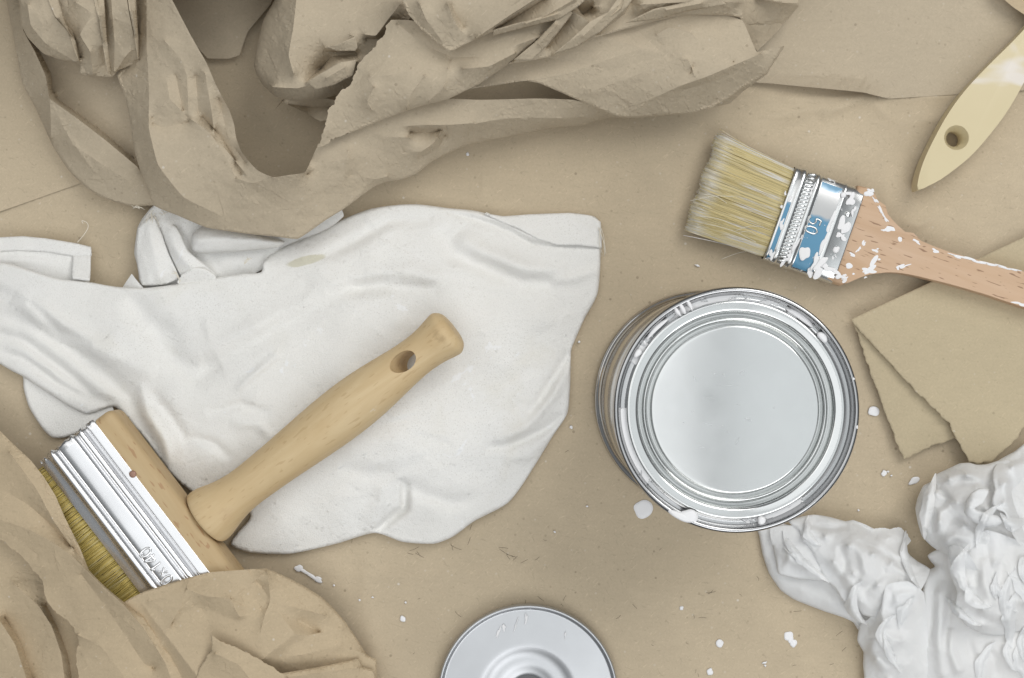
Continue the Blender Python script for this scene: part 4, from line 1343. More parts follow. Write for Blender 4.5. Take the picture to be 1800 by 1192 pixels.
# handle
hp = [(0, 4), (9, 4), (13.5, 4.2), (14.4, 5.2), (14.5, 7.0), (14.2, 9.5), (13.2, 13), (11.8, 17.5), (10.7, 23), (10.2, 30), (10.4, 38), (11.0, 50), (11.9, 62), (12.7, 74), (13.2, 86), (13.1, 98), (12.3, 110), (10.9, 122),
      (9.9, 132), (9.8, 140), (10.5, 146), (11.6, 151), (12.1, 154), (11.6, 155.6), (9.0, 158.4), (4, 159), (0, 159)]
hd = lathe('handle', round_prof(hp, 2), M['pine'], wb, 72, (0, 0, 0), 'X')
# profile axis maps to -x/ +x: make it run along +x, tilt up towards the end
tilt = math.radians(-5.2)
me = hd.data
if me.vertices[0].co.x < 0 and sum(v.co.x for v in me.vertices) < 0:
    me.transform(Matrix.Rotation(PI, 4, 'Z'))
rngw = np.random.RandomState(9)
for v in me.vertices:
    x = v.co.x * 1000
    v.co.y *= 1.0 + 0.012 * math.sin(x * .07)
    v.co.z *= 0.92
me.transform(Matrix.Translation(Vector((.0008, 0, .0165))) @ Matrix.Rotation(tilt, 4, 'Y'))
bm = bmesh.new(); bmesh.ops.create_cone(bm, cap_ends=True, segments=40, radius1=.0046, radius2=.0046, depth=.06)
for v in bm.verts: v.co.x *= 1.45
cutm = bpy.data.meshes.new('cut'); bm.to_mesh(cutm); bm.free()
cut = bpy.data.objects.new('cut', cutm); COL.objects.link(cut)
cut.parent = wb
cut.matrix_local = Matrix.Translation(Vector((.1325, -.0005, .029))) @ Matrix.Rotation(math.radians(-16), 4, 'Y') @ Matrix.Rotation(math.radians(-14), 4, 'X')
bool_cut(hd, cut)
hd.data.polygons.foreach_set('use_smooth', [True] * len(hd.data.polygons))
try:
    hd.data.set_sharp_from_angle(angle=math.radians(50))
except Exception:
    pass

# ================================================================== flat brush 50
fc = W(1434, 394, 15)
FA = math.atan2(-0.332, 0.943)
fb = empty('flat_brush', (fc.x, fc.y, 0), FA)
tag(fb, 'flat paint brush marked 50 with blue banded ferrule and paint-spotted handle', 'brush')


def FL(px, py, z):
    """photo pixel -> flat brush local mm at height z mm"""
    p = W(px, py, z) - Vector((fc.x, fc.y, 0))
    q = Matrix.Rotation(-FA, 3, 'Z') @ p
    return (q.x * 1000, q.y * 1000)


# ferrule shell: rounded section swept along x with stepped profile (offset added to the half thickness)
fx = [(-18.2, -0.5), (-17.9, 0.0), (-17.2, .1), (-14.8, .1), (-14.3, 0.75), (-13.2, 0.95), (-12.2, 0.75), (-11.8, 0.15), (-11.2, 0.0), (-7.6, 0.0), (-7.1, 0.2), (-6.7, 0.75), (-5.7, 0.95), (-4.9, 0.6), (-4.3, 0.1),
      (-3.8, 0.0), (7.4, 0.0), (7.9, 0.35), (8.5, 0.55), (9.2, 0.35), (9.8, 0.0), (17.6, -0.1), (18.0, -0.2), (18.2, -0.6)]
V = []; F = []
ns = 96
zc = 8.2
rng = np.random.RandomState(12)
for (x, off) in fx:
    hw = 24.4 + 0.3 * (x + 18) / 36; ht = 7.0 - 0.9 * (x + 18) / 36
    for s in range(ns):
        a = 2 * PI * s / ns
        ca, sa = math.cos(a), math.sin(a)
        p = 6.0
        rr_ = (abs(ca / 1.0) ** p + abs(sa) ** p) ** (-1 / p)
        # rounded rectangle of half sizes hw, ht with end radius
        ex = (abs(ca) ** (2 / 5.0)) * math.copysign(1, ca) * (hw + off * .6)
        ez = (abs(sa) ** (2 / 2.6)) * math.copysign(1, sa) * (ht + off)
        V.append(((x + rng.uniform(-.04, .04)) * .001, ex * .001, (zc + ez + rng.uniform(-.04, .04)) * .001))
for i in range(len(fx) - 1):
    for s in range(ns):
        s2 = (s + 1) % ns
        F.append((i * ns + s, i * ns + s2, (i + 1) * ns + s2, (i + 1) * ns + s))
bm = bmesh.new(); vv = [bm.verts.new(p) for p in V]
for q in F: bm.faces.new([vv[i] for i in q])
from_bm('ferrule', bm, M['ferrule_flat'], fb)
TOPZ = lambda x: zc + 7.0 - 0.9 * (x + 18) / 36
# slanting beads of the pressed band
V = []; F = []
for i in range(23):
    y = -22.4 + 44.8 * i / 22
    pts = [Vector((-11.5 + 4.2 * t, y - 0.55 + 1.1 * t, TOPZ(-9.5) - 0.15 + 0.5 * math.sin(PI * t) - (0.35 if abs(y) > 21.5 else 0))) * .001 for t in (0, .2, .4, .6, .8, 1)]
    tube_into(V, F, pts, 0.00066, 7, None, None, [.6, .95, 1, 1, .95, .6])
from_py('pressed_beading', V, F, M['ferrule_flat'], fb, True, False)
# blue label wraps the top of the ferrule: thin plate slightly proud
def plate(name, x0, x1, y0, y1, dz, mat):
    V = []; F = []
    nx_, ny_ = 8, 40
    for i in range(nx_ + 1):
        for j in range(ny_ + 1):
            x = x0 + (x1 - x0) * i / nx_; y = y0 + (y1 - y0) * j / ny_
            ca = min(1, abs(y) / 24.55) ** 2.5
            sa = max(0, 1 - ca * ca) ** 0.5
            z = zc + (sa ** (2 / 2.6)) * (TOPZ(x) - zc) + dz
            V.append((x * .001, y * .001, z * .001))
    for i in range(nx_):
        for j in range(ny_):
            a = i * (ny_ + 1) + j
            F.append((a, a + ny_ + 1, a + ny_ + 2, a + 1))
    return from_py(name, V, F, mat, fb, True, False)
plate('label_band', -3.6, 7.0, -23.2, 21.0, 0.14, M['blue'])
plate('label_band', -17.0, -15.0, -23.4, 6.0, 0.24, M['blue'])
emboss('embossed_size', '50', (*FL(1424, 379, 15.2),), (0, -1), (1, 0), 6.0, 4.6, 0.48, lambda x, y: TOPZ(x) + 0.28, M['ferrule_flat'], fb)
# nails
for (px, py) in ((1490, 377), (1469, 440), (1482, 343)):
    bm = bmesh.new(); bmesh.ops.create_uvsphere(bm, u_segments=16, v_segments=8, radius=.0015)
    for v in bm.verts: v.co.z *= 0.45
    x, y = FL(px, py, 14.3)
    bmesh.ops.translate(bm, verts=bm.verts[:], vec=Vector((x, y, TOPZ(x) + .1)) * .001)
    from_bm('nail', bm, M['paint'] if py != 377 else M['ferrule_flat'], fb)
# handle
hpts_top = [(215, 140), (250, 150), (270, 195), (290, 240), (325, 300), (370, 352), (415, 405), (460, 450), (510, 494), (560, 530), (640, 567), (760, 617), (880, 660), (1100, 720), (1300, 770), (1467, 815), (1800, 905), (2050, 985)]
hpts_bot = [(2020, 1250), (1800, 1195), (1467, 1100), (1300, 1045), (1170, 1000), (1000, 950), (850, 908), (700, 872), (620, 852), (540, 835), (480, 825), (420, 820), (360, 820), (300, 826), (250, 832), (200, 843), (150, 860), (100, 882), (50, 905), (0, 925)]
hl = []
ZT = 12.6
for (a, b) in hpts_top: hl.append(FL(1480 + a / 4.584, 300 + b / 4.584, ZT))
xe, ye = hl[-1]; hl.append((xe + 6, ye - 6)); 
hb = [FL(1480 + a / 4.584, 300 + b / 4.584, ZT) for (a, b) in hpts_bot]
hl.append((hb[0][0] + 6, hb[0][1] + 5)); hl += hb
hl.append((14, hb[-1][1] + .3)); hl.append((14, hl[0][1] - .3))
hw_ = from_bm('handle', prism(hl, 3.2, ZT, 2.0, 4), M['beech'], fb)
hw_.data.set_sharp_from_angle(angle=math.radians(60))


# paint dabs on the handle and the ferrule
def blob_pts(cx, cy, rx, ry, ang, seed, irr=0.25, n=28):
    r = random.Random(seed)
    ph = [r.uniform(0, 6.28) for _ in range(4)]
    am = [r.uniform(.3, 1) * irr * k for k in (1, .7, .5, .35)]
    out = []
    for i in range(n):
        a = 2 * PI * i / n
        k = 1 + sum(am[j] * math.sin((j + 2) * a + ph[j]) for j in range(4))
        x = math.cos(a) * rx * k; y = math.sin(a) * ry * k
        out.append((cx + x * math.cos(ang) - y * math.sin(ang), cy + x * math.sin(ang) + y * math.cos(ang)))
    return out


def dab(name, px, py, rx, ry, ang, z, parent, seed, irr=0.25, height=0.35, mat=None):
    """thin raised dab of dried paint; px sizes, z = surface height mm"""
    pts = blob_pts(px, py, rx, ry, ang, seed, irr)
    V = []; F = []
    n = len(pts)
    rings = ((1.0, 0.02), (0.92, 0.55), (0.7, 0.9), (0.35, 1.0))
    for (s, hgt) in rings:
        for (x, y) in pts:
            V.append(W(px + (x - px) * s, py + (y - py) * s, z + hgt * height))
    V.append(W(px, py, z + height))
    for k in range(len(rings) - 1):
        for i in range(n):
            i2 = (i + 1) % n
            F.append((k * n + i2, k * n + i, (k + 1) * n + i, (k + 1) * n + i2))
    for i in range(n):
        F.append(((len(rings) - 1) * n + (i + 1) % n, (len(rings) - 1) * n + i, len(V) - 1))
    return from_py(name, V, F, mat or M['paint'], parent)


def h50(a, b): return 1480 + a / 4.584, 300 + b / 4.584
sd = 100
for (a, b, rx, ry, an, irr) in ((385, 470, 44, 20, .2, .3), (335, 480, 16, 9, 0, .3), (468, 553, 17, 20, 0, .15), (600, 570, 34, 10, .5, .4), (755, 648, 30, 13, .3, .4), (175, 585, 24, 12, -.8, .5), (135, 635, 22, 11, -.8, .5),
                           (268, 645, 24, 12, .2, .45), (288, 630, 8, 7, 0, .2), (85, 678, 24, 13, .3, .4), (58, 767, 29, 22, 0, .12), (240, 770, 62, 30, -.75, .55), (215, 805, 48, 22, -.1, .5), (300, 715, 10, 9, 0, .2),
                           (490, 770, 50, 12, -.3, .45), (450, 785, 14, 12, 0, .3), (93, 832, 9, 9, 0, .2), (20, 870, 34, 20, -.5, .5), (30, 840, 9, 7, 0, .2), (190, 860, 12, 6, 0, .4), (1440, 1075, 60, 12, .2, .4)):
    px, py = h50(a, b); sd += 1
    dab('paint_dab', px, py, rx / 4.584, ry / 4.584, an, ZT + .01, fb, sd, irr, 0.05)
# long smear along the upper edge
for (a, b, rx, ry, an) in ((940, 692, 70, 11, .33), (1060, 722, 80, 12, .26), (1190, 752, 70, 9, .22), (1300, 778, 62, 9, .26), (1390, 798, 50, 7, .26), (350, 385, 38, 10, .9), (312, 318, 44, 11, 1.0), (270, 240, 30, 10, .9)):
    px, py = h50(a, b); sd += 1
    dab('paint_dab', px, py, rx / 4.584, ry / 4.584, an, ZT + .02, fb, sd, .45, 0.2)
for (a, b, rx, ry, an) in ((215, 185, 34, 26, .6), (235, 160, 26, 16, .3)):
    px, py = h50(a, b); sd += 1
    dab('paint_dab', px, py, rx / 4.584, ry / 4.584, an, ZT + .02, fb, sd, .35, 0.3)


def fer50(a, b): return 1180 + a / 3.845, 210 + b / 3.845
for (a, b, rx, ry, an, irr) in ((900, 905, 38, 46, .1, .15), (1115, 880, 22, 22, 0, .15), (1000, 1000, 70, 30, -.9, .5), (1080, 690, 16, 60, .35, .5), (1035, 830, 18, 70, .4, .5), (975, 960, 18, 60, .5, .4), (1165, 720, 32, 60, .5, .55), (1150, 790, 30, 22, 0, .5),
                                (1215, 545, 30, 36, .4, .55), (1190, 500, 30, 12, .4, .5), (1230, 620, 12, 30, .3, .5), (745, 710, 14, 34, .3, .4), (800, 535, 9, 22, .3, .4), (860, 740, 10, 24, .3, .4), (680, 915, 16, 34, .4, .5), (790, 920, 22, 60, .4, .5),
                                (835, 860, 12, 50, .4, .5), (1050, 1000, 40, 24, .2, .5), (940, 1030, 26, 30, .3, .5), (950, 480, 8, 40, .4, .5), (1130, 1050, 40, 20, .4, .5), (770, 500, 8, 14, .3, .3), (745, 590, 8, 14, .3, .3)):
    px, py = fer50(a, b); sd += 1
    x, y = FL(px, py, 15)
    edge = max(0, (abs(y) - 21)) * 0.55
    dab('paint_dab', px, py, rx / 3.845, ry / 3.845, an, TOPZ(x) + (.75 if (-14.5 < x < -12 or -7 < x < -4.8 or 7.6 < x < 9.6) else .2) - edge, fb, sd, irr, 0.22)

# bristles
V = []; F = []
bmv = []
nx_, ns_ = 10, 40
for i in range(nx_ + 1):
    t = i / nx_
    x = -17.5 - 39.5 * t
    for s in range(ns_):
        a = 2 * PI * s / ns_
        ca, sa = math.cos(a), math.sin(a)
        y = (abs(ca) ** .4) * math.copysign(1, ca) * (22.6 + 1.9 * t) + 2.0 * t
        z = zc + (abs(sa) ** .75) * math.copysign(1, sa) * (5.6 * (1 - .55 * t)) - 2.4 * t
        V.append((x * .001, y * .001, max(z, .4) * .001))
for i in range(nx_):
    for s in range(ns_):
        s2 = (s + 1) % ns_
        F.append((i * ns_ + s, i * ns_ + s2, (i + 1) * ns_ + s2, (i + 1) * ns_ + s))
F.append(tuple(nx_ * ns_ + s for s in range(ns_)))
bm = bmesh.new(); vv = [bm.verts.new(p) for p in V]
for q in F: bm.faces.new([vv[i] for i in q])
from_bm('bristle_core', bm, M['bristle_base'], fb)
V = []; F = []; cols = []
rr = random.Random(21)
for i in range(4800):
    u = rr.uniform(-1, 1)
    w = rr.random() ** .5 if rr.random() < .8 else rr.uniform(-1, .4)       # mostly the upper layers
    sgn = 1
    L = 41.8 + rr.gauss(0, .45) - abs(rr.gauss(0, .6)) + .6 * math.sin(u * 9)
    stray = rr.random() < 0.02
    yj = rr.gauss(0, .35) + (rr.gauss(0, 2.2) if stray else 0)
    clump = 0.9 * math.sin(u * 31 + 1.3) + 0.6 * math.sin(u * 57)
    g = rr.random()
    c0 = Vector((0.70, 0.59, 0.31)) * (0.78 + 0.36 * g)
    if rr.random() < .04: c0 = Vector((0.28, 0.20, 0.08))
    if rr.random() < .12: c0 = Vector((0.70, 0.62, 0.40))
    white = Vector((0.80, 0.79, 0.80))
    edge = abs(u) > 0.90
    pm = 0.0
    if edge and rr.random() < .45: pm = rr.uniform(.5, 1)
    pts = []; cl = []
    zoff = 0
    for t in (0, .15, .3, .45, .6, .75, .88, 1):
        y = u * (23.0 + 2.3 * t) + 2.0 * t + (clump * .35 + yj) * t * t
        half = 5.9 * (1 - .50 * t)
        z = zc + half * w * (1 - abs(u) ** 6 * .55) - 2.4 * t + (0.5 * t if stray else 0)
        pts.append(Vector((-17.4 - L * t, y, max(z, .5))) * .001)
        k = pm
        # paint dried in patches and on the tips
        pv = math.sin(u * 23 + 2) * math.sin(u * 7.3 + .5)
        if .1 < t < .5 and pv > .35 and rr.random() < .45: k = max(k, .8)
        if t > .85 and rr.random() < .6: k = max(k, .6)
        cl.extend([tuple(c0.lerp(white, k))])
    tube_into(V, F, pts, 0.00020, 3, cols, cl, [1, 1, 1, 1, 1, 1, .95, .8])
# a few loose long hairs lying over the bristles
for (p, q, r_) in (((1280, 356), (1235, 340), 17), ((1225, 378), (1300, 398), 17), ((1240, 392), (1330, 425), 16), ((1330, 440), (1270, 455), 6), ((1215, 352), (1290, 345), 16), ((1295, 405), (1335, 398), 16), ((1300, 408), (1330, 412), 16)):
    a = FL(p[0], p[1], r_); b = FL(q[0], q[1], r_)
    zz = 14.5 if r_ > 10 else 3
    m = ((a[0] + b[0]) / 2, (a[1] + b[1]) / 2 + 1.2)
    pts = catmull([Vector((a[0], a[1], zz - 1.5)) * .001, Vector((m[0], m[1], zz + .3)) * .001, Vector((b[0], b[1], zz - .5)) * .001], 5)
    tube_into(V, F, pts, 0.00013, 4, cols, (0.80, 0.76, 0.66))
br = from_py('bristles', V, F, M['bristle'], fb, True, False)
add_colors(br, cols); br['kind'] = 'stuff'

# ================================================================== cream handle, top right
ch0 = W(1690, 230, 6)
CA = math.atan2(0.80, 0.60)
ch = empty('cream_brush_handle', (ch0.x, ch0.y, 0), 0)
tag(ch, 'cream lacquered brush handle with a hanging hole and pointed tip', 'brush handle')
c9 = lambda a, b: (1580 + a / 3.613, 20 + b / 3.613)
co = [(795, 112), (700, 212), (600, 310), (500, 412), (420, 500), (350, 590), (285, 690), (230, 790), (185, 880), (150, 960), (125, 1040), (112, 1110), (114, 1132), (128, 1137), (180, 1112), (260, 1070), (350, 1005), (430, 940), (500, 870), (580, 775), (660, 670), (730, 560), (795, 440), (900, 230), (1010, -20), (1120, -230), (900, -260), (880, 10)]
cl_ = []
for (a, b) in co:
    p = W(*c9(a, b), 11) - Vector((ch0.x, ch0.y, 0)); cl_.append((p.x * 1000, p.y * 1000))
cp = [Vector((x, y, 0)) for x, y in cl_]
sm = []
for i in range(len(cp)):
    p0, p1, p2, p3 = cp[i - 1], cp[i], cp[(i + 1) % len(cp)], cp[(i + 2) % len(cp)]
    for t in (0, .5):
        q = 0.5 * ((2 * p1) + (p2 - p0) * t + (2 * p0 - 5 * p1 + 4 * p2 - p3) * t * t + (3 * p1 - p0 - 3 * p2 + p3) * t ** 3); sm.append((q.x, q.y))
hc = from_bm('handle_body', prism(sm, 2.0, 12.5, 2.4, 4), M['cream'], ch)
hx, hy = [c * 1000 for c in (W(*c9(360, 805), 11) - Vector((ch0.x, ch0.y, 0)))[:2]]
bm = bmesh.new()
bmesh.ops.create_cone(bm, cap_ends=True, segments=48, radius1=.0040, radius2=.0040, depth=.03)
bmesh.ops.translate(bm, verts=bm.verts[:], vec=(hx * .001, hy * .001, .008))
cutm = bpy.data.meshes.new('cut'); bm.to_mesh(cutm); bm.free()
cut = bpy.data.objects.new('cut', cutm); COL.objects.link(cut); cut.parent = ch
bool_cut(hc, cut)
bm = bmesh.new()
bmesh.ops.create_cone(bm, cap_ends=True, segments=48, radius1=.0036, radius2=.0066, depth=.005)
bmesh.ops.translate(bm, verts=bm.verts[:], vec=(hx * .001, hy * .001, .0108))
cutm = bpy.data.meshes.new('cut'); bm.to_mesh(cutm); bm.free()
cut = bpy.data.objects.new('cut', cutm); COL.objects.link(cut); cut.parent = ch
bool_cut(hc, cut)
hc.data.polygons.foreach_set('use_smooth', [True] * len(hc.data.polygons))
hc.data.set_sharp_from_angle(angle=math.radians(32))

# ================================================================== paint can
CH = 107.0
cc = W(1295, 721, CH)
can = empty('paint_can', (cc.x, cc.y, 0))
tag(can, 'closed shiny tin paint can with white paint drips on its rim', 'paint can')
R = 52.6
body = [(0, 1.2), (50, 1.2), (52.0, .6), (53.4, .3), (54.3, .8), (54.6, 1.8), (54.3, 3.0), (53.2, 3.8), (51.6, 4.4), (51.2, 6), (51.2, 30), (51.5, 31), (51.2, 32), (51.2, 70), (51.5, 71), (51.2, 72), (51.2, 96), (51.3, 100)]
lathe('body', body, M['tin_side'], can, 192)
rim = [(51.3, 100), (51.8, 101.5), (52.5, 103), (52.7, 105), (52.3, 106.6), (51.2, 107.2), (50.2, 106.6), (49.8, 105.0), (49.5, 103.4), (48.9, 102.6), (48.0, 102.4)]
lathe('rim', round_prof(rim, 2), M['tin_rim'], can, 192)
groove = [(50.0, 102.9), (48.6, 102.75), (47.4, 102.9), (46.8, 103.4)]
lathe('paint_groove', round_prof(groove, 1), M['tin_groove'], can, 192)
lid = [(47.0, 101.8), (46.95, 103.6), (46.7, 104.7), (46.2, 105.15), (45.4, 105.2), (43.6, 105.0), (42.6, 104.8), (42.0, 104.2), (41.7, 102.2), (41.5, 99.6), (41.1, 98.7), (40.5, 98.8), (40.1, 99.8), (39.7, 101.6), (39.1, 102.3), (38.5, 102.2), (38.0, 101.3),
       (37.7, 99.8), (37.3, 98.9), (36.8, 98.9), (36.5, 99.9), (36.2, 101.6), (35.8, 102.35), (35.3, 102.5), (34, 102.5), (28, 102.45), (20, 102.38), (10, 102.33), (0, 102.33)]
lathe('lid', round_prof(lid, 2), M['tin'], can, 192)


# scuffs in the middle of the lid
rs_ = random.Random(31)
for (a, b, rx, ry, an) in ((455, 445, 12, 6, -.6), (500, 460, 14, 5, .9), (585, 440, 5, 3, 0), (625, 445, 6, 3, .5), (705, 435, 10, 4, -.5), (450, 652, 5, 3, 0), (555, 657, 16, 3, .3), (490, 605, 7, 2, .4), (735, 640, 12, 6, .2), (525, 763, 18, 2.4, 0), (600, 850, 4, 12, .4), (685, 735, 3, 20, .5), (620, 670, 3, 4, 0), (650, 490, 40, 1.4, 0), (560, 545, 16, 1.4, .1), (845, 588, 3, 3, 0), (640, 690, 9, 2, .3), (690, 575, 8, 2, .2)):
    dab('scuff_mark', 1020 + a / 2.483, 480 + b / 2.483, rx / 2.483, ry / 2.483, an, 102.36, can, 700 + int(a), .5, .05, M['scuff'])


def can_dab(ang_deg, r0, r1, da, z, seed, hgt=0.5):
    """dab of paint across the rim, angle measured in the photo from the can centre (x right, y down)"""
    rr = random.Random(seed)
    V = []; F = []
    n = 26
    a0 = math.radians(-ang_deg)
    for (s, hh) in ((1, 0), (.9, .6), (.6, .95), (.25, 1)):
        for i in range(n):
            t = 2 * PI * i / n
            k = s * (1 + .10 * math.sin(2 * t + seed) + .07 * math.sin(3 * t + seed * 2))
            r = (r0 + r1) / 2 + (r1 - r0) / 2 * math.sin(t) * k
            a = a0 + math.radians(da) * math.cos(t) * k
            V.append((r * math.cos(a) * .001, r * math.sin(a) * .001, (z + hgt * hh) * .001))
    V.append(((r0 + r1) / 2 * math.cos(a0) * .001, (r0 + r1) / 2 * math.sin(a0) * .001, (z + hgt) * .001))
    for k in range(3):
        for i in range(n):
            i2 = (i + 1) % n
            F.append((k * n + i, k * n + i2, (k + 1) * n + i2, (k + 1) * n + i))
    for i in range(n): F.append((3 * n + i, 3 * n + (i + 1) % n, len(V) - 1))
    o = from_py('paint_dab', V, F, M['paint'], can, True, False)
    return o


can_dab(114, 46.5, 52.6, 4.6, 106.3, 3, 1.0)
can_dab(118, 49.5, 52.9, 6.0, 106.6, 9, .8)
can_dab(77, 46.6, 50.5, 2.2, 105.0, 4, 1.0)
can_dab(-118, 46.4, 51.8, 1.2, 106.2, 5, .9)
can_dab(-114, 46.4, 51.5, 1.0, 106.2, 6, .9)
can_dab(-121, 46.4, 51.2, 1.0, 106.2, 7, .9)
can_dab(-40, 46.6, 50.2, 3.0, 104.6, 8, 1.0)
can_dab(-55, 47.4, 49.8, 9.0, 103.3, 11, .8)
can_dab(-150, 47.0, 49.8, 2.5, 104.6, 13, .9)
can_dab(-134, 47.4, 49.6, 7, 103.3, 14, .8)
can_dab(8, 51.2, 52.2, 1.0, 106.7, 16, .4)
can_dab(-15, 51.0, 52.0, .8, 106.8, 17, .4)

# ================================================================== round tin lid, bottom
lc = W(928, 1222, 6)
tl = empty('round_tin_lid', (lc.x, lc.y, 0))
tag(tl, 'round grey metal lid with raised centre ring cut off by the bottom edge', 'lid')
lp = [(44.0, .3), (44.8, 1.0), (45.0, 3.0), (45.0, 5.4), (44.6, 6.3), (43.9, 6.5), (43.2, 6.0), (42.8, 5.0), (42.2, 4.6), (41, 4.7), (34, 5.2), (28, 5.7), (24.6, 5.9), (22.8, 5.4), (20.8, 4.6), (18.8, 4.2), (16.5, 4.2),
      (14.5, 4.0), (12.0, 3.2), (10.2, 2.8), (9.2, 2.2), (8.8, 1.0)]
lathe('lid_shell', round_prof(lp, 2), M['tin_dull'], tl, 160)
lathe('centre_disc', [(9.0, 1.6), (6, 1.8), (0, 1.8)], M['dark'], tl, 64)  # dark disc set into the middle of the lid
for (a, b, rx, ry, an, s_) in ((645, 340, 9, 50, .3, 1), (690, 300, 15, 26, .2, 2), (790, 280, 5, 60, .35, 3), (875, 230, 9, 50, .15, 4), (910, 130, 6, 18, .2, 5), (1200, 360, 5, 30, .1, 6)):
    dab('paint_dab', 740 + a / 4.737, 1040 + b / 4.737, rx / 4.737, ry / 4.737, an, 5.6, tl, 300 + s_, .5, .15, M['paint'])

# ================================================================== folded kraft card, right
fc_ = empty('torn_kraft_card', W(1680, 640, 0))
tag(fc_, 'folded piece of brown kraft card with torn edges beside the can', 'card')
sheet('lower_layer', [(1499, 566, 3.5, 't'), (1512, 600, 3.2), (1524, 640, 3.2), (1546, 700, 3.4), (1561, 740, 3.6), (1588, 807, 3.6), (1606, 800, 3.4), (1640, 784, 3.0), (1684, 770, 2.6), (1730, 740, 2, 'e'), (1700, 650, 2), (1600, 560, 2.4)],
      mat=M['card'], parent=fc_, smooth=0.3, relax=3, torn_amp=1.8, seed=51, thick=0.35)
sheet('upper_layer', [(1497, 561, 5.2, 't'), (1518, 590, 5.4), (1540, 613, 5.6), (1580, 655, 6.0), (1616, 692, 6.4), (1670, 745, 6.6), (1684, 778, 6.6), (1703, 813, 6.6), (1742, 812, 6.0), (1790, 770, 5.4), (1806, 735, 5), (1850, 650, 5, 'e'), (1920, 560, 4), (1930, 352, 4), (1800, 417, 3.6), (1735, 447, 3.6), (1638, 495, 4.2)],
      creases=[[(1560, 600, 5.0), (1640, 680, 5.4), (1720, 780, 5.4)], [(1640, 540, 4.4), (1750, 640, 4.4)]], mat=M['card'], parent=fc_, smooth=0.25, relax=4, torn_amp=1.8, seed=52, thick=0.35)

# ================================================================== crumpled tissue
ti = empty('crumpled_tissue', W(1640, 1030, 0))
tag(ti, 'crumpled white tissue paper in the lower right corner', 'tissue')
MT = M['tissue']
ti['rec'] = 1


C10 = frame(1320, 780, 2.894)


def crink(s, a=1.0, ang=0.0, st=2.2):
    """fine sharp crinkles drawn out along ang"""
    f1 = facets(1.6, 30, s, st, ang); f2 = facets(0.5, 13, s + 1, st * .8, ang + .5); f3 = facets(.18, 6.5, s + 2, 1.4, ang - .4)
    def fn(x, y): return a * (f1(x, y) + f2(x, y) + f3(x, y))
    return fn


def tw(pts, amp, w, k='g'): return (C10(pts), amp, w, k)


def tsheet(name, out, seed, spots=(), wr=(), a=1.0, ang=0.0, relax=3, rnd=0.8, skirt=4, smooth=.7, st=2.2, torn=1.6, creases=()):
    return sheet(name, C10(out), creases=[C10(c) for c in creases], spots=C10(spots), mat=MT, parent=ti, h=2.5, smooth=smooth, rnd=rnd, skirt=skirt, relax=relax, wrinkles=[tw(*q) for q in wr],
                 fine=crink(seed, a, ang, st), seed=seed, torn_amp=torn)


# smooth lower layer of the tail
tsheet('fold', [(30, 420, 3, 'f'), (42, 470, 3), (58, 560, 3), (92, 660, 3), (150, 745, 3), (215, 790, 3), (300, 825, 3), (380, 855, 4), (470, 885, 5), (520, 910, 5), (548, 950, 5), (640, 960, 6, ''), (640, 800, 8), (420, 640, 8), (240, 430, 6), (120, 400, 4)],
       161, [(130, 600, 9), (260, 740, 9), (400, 800, 10), (120, 500, 8)], [([(70, 600), (150, 690), (300, 760), (500, 850)], 1.2, 14)], .22, .6, 14, 2.2)
# middle layer
tsheet('fold', [(100, 430, 6, ''), (110, 520, 7, 'f'), (128, 600, 9), (140, 662, 10), (220, 684, 11), (300, 694, 11), (388, 702, 11), (470, 740, 12, ''), (420, 560, 14), (300, 420, 12)],
       162, [(200, 560, 14), (280, 620, 15)], [([(130, 540), (220, 600), (380, 650)], 2.2, 7), ([(180, 500), (200, 580), (160, 650)], 1.6, 6)], .45, .5, 6, 1.4)
# crinkled upper tail with ragged tip
tsheet('crinkled_tail', [(190, 395, 8, 'f'), (245, 440, 11), (260, 490, 13), (300, 530, 14), (330, 590, 14), (350, 640, 14), (390, 700, 14), (430, 740, 14), (470, 800, 15), (540, 830, 15), (570, 870, 15), (600, 880, 16), (680, 900, 18, ''), (800, 840, 22), (880, 720, 18), (912, 640, 13, 'f'), (890, 622, 11), (850, 600, 9), (812, 570, 8), (786, 530, 7, 't'),
                         (820, 498, 5), (800, 462, 5), (766, 428, 5), (735, 428, 6), (706, 436, 7), (660, 424, 8), (622, 430, 9, 'f'), (585, 412, 9), (520, 388, 9), (480, 394, 9), (400, 372, 8), (318, 360, 8), (250, 372, 7)],
       163, [(380, 470, 20), (500, 520, 24), (620, 560, 25), (720, 600, 22), (520, 660, 24), (640, 720, 26), (760, 700, 24), (560, 800, 20), (420, 600, 21), (300, 440, 15), (700, 480, 14)],
       [([(300, 410), (400, 430), (500, 420)], -2.0, 6), ([(330, 540), (430, 620), (520, 720), (600, 860)], 2.4, 9), ([(450, 520), (480, 600), (470, 680)], -2.2, 7), ([(500, 470), (560, 560), (590, 660), (560, 720)], 2.4, 8), ([(580, 480), (680, 560), (800, 640)], -2.2, 8),
        ([(640, 470), (740, 560), (860, 640)], 2.0, 8), ([(680, 640), (720, 620), (840, 690)], 2.8, 8), ([(560, 760), (640, 700), (690, 640)], -2.4, 8)], 1.0, .8, 1)
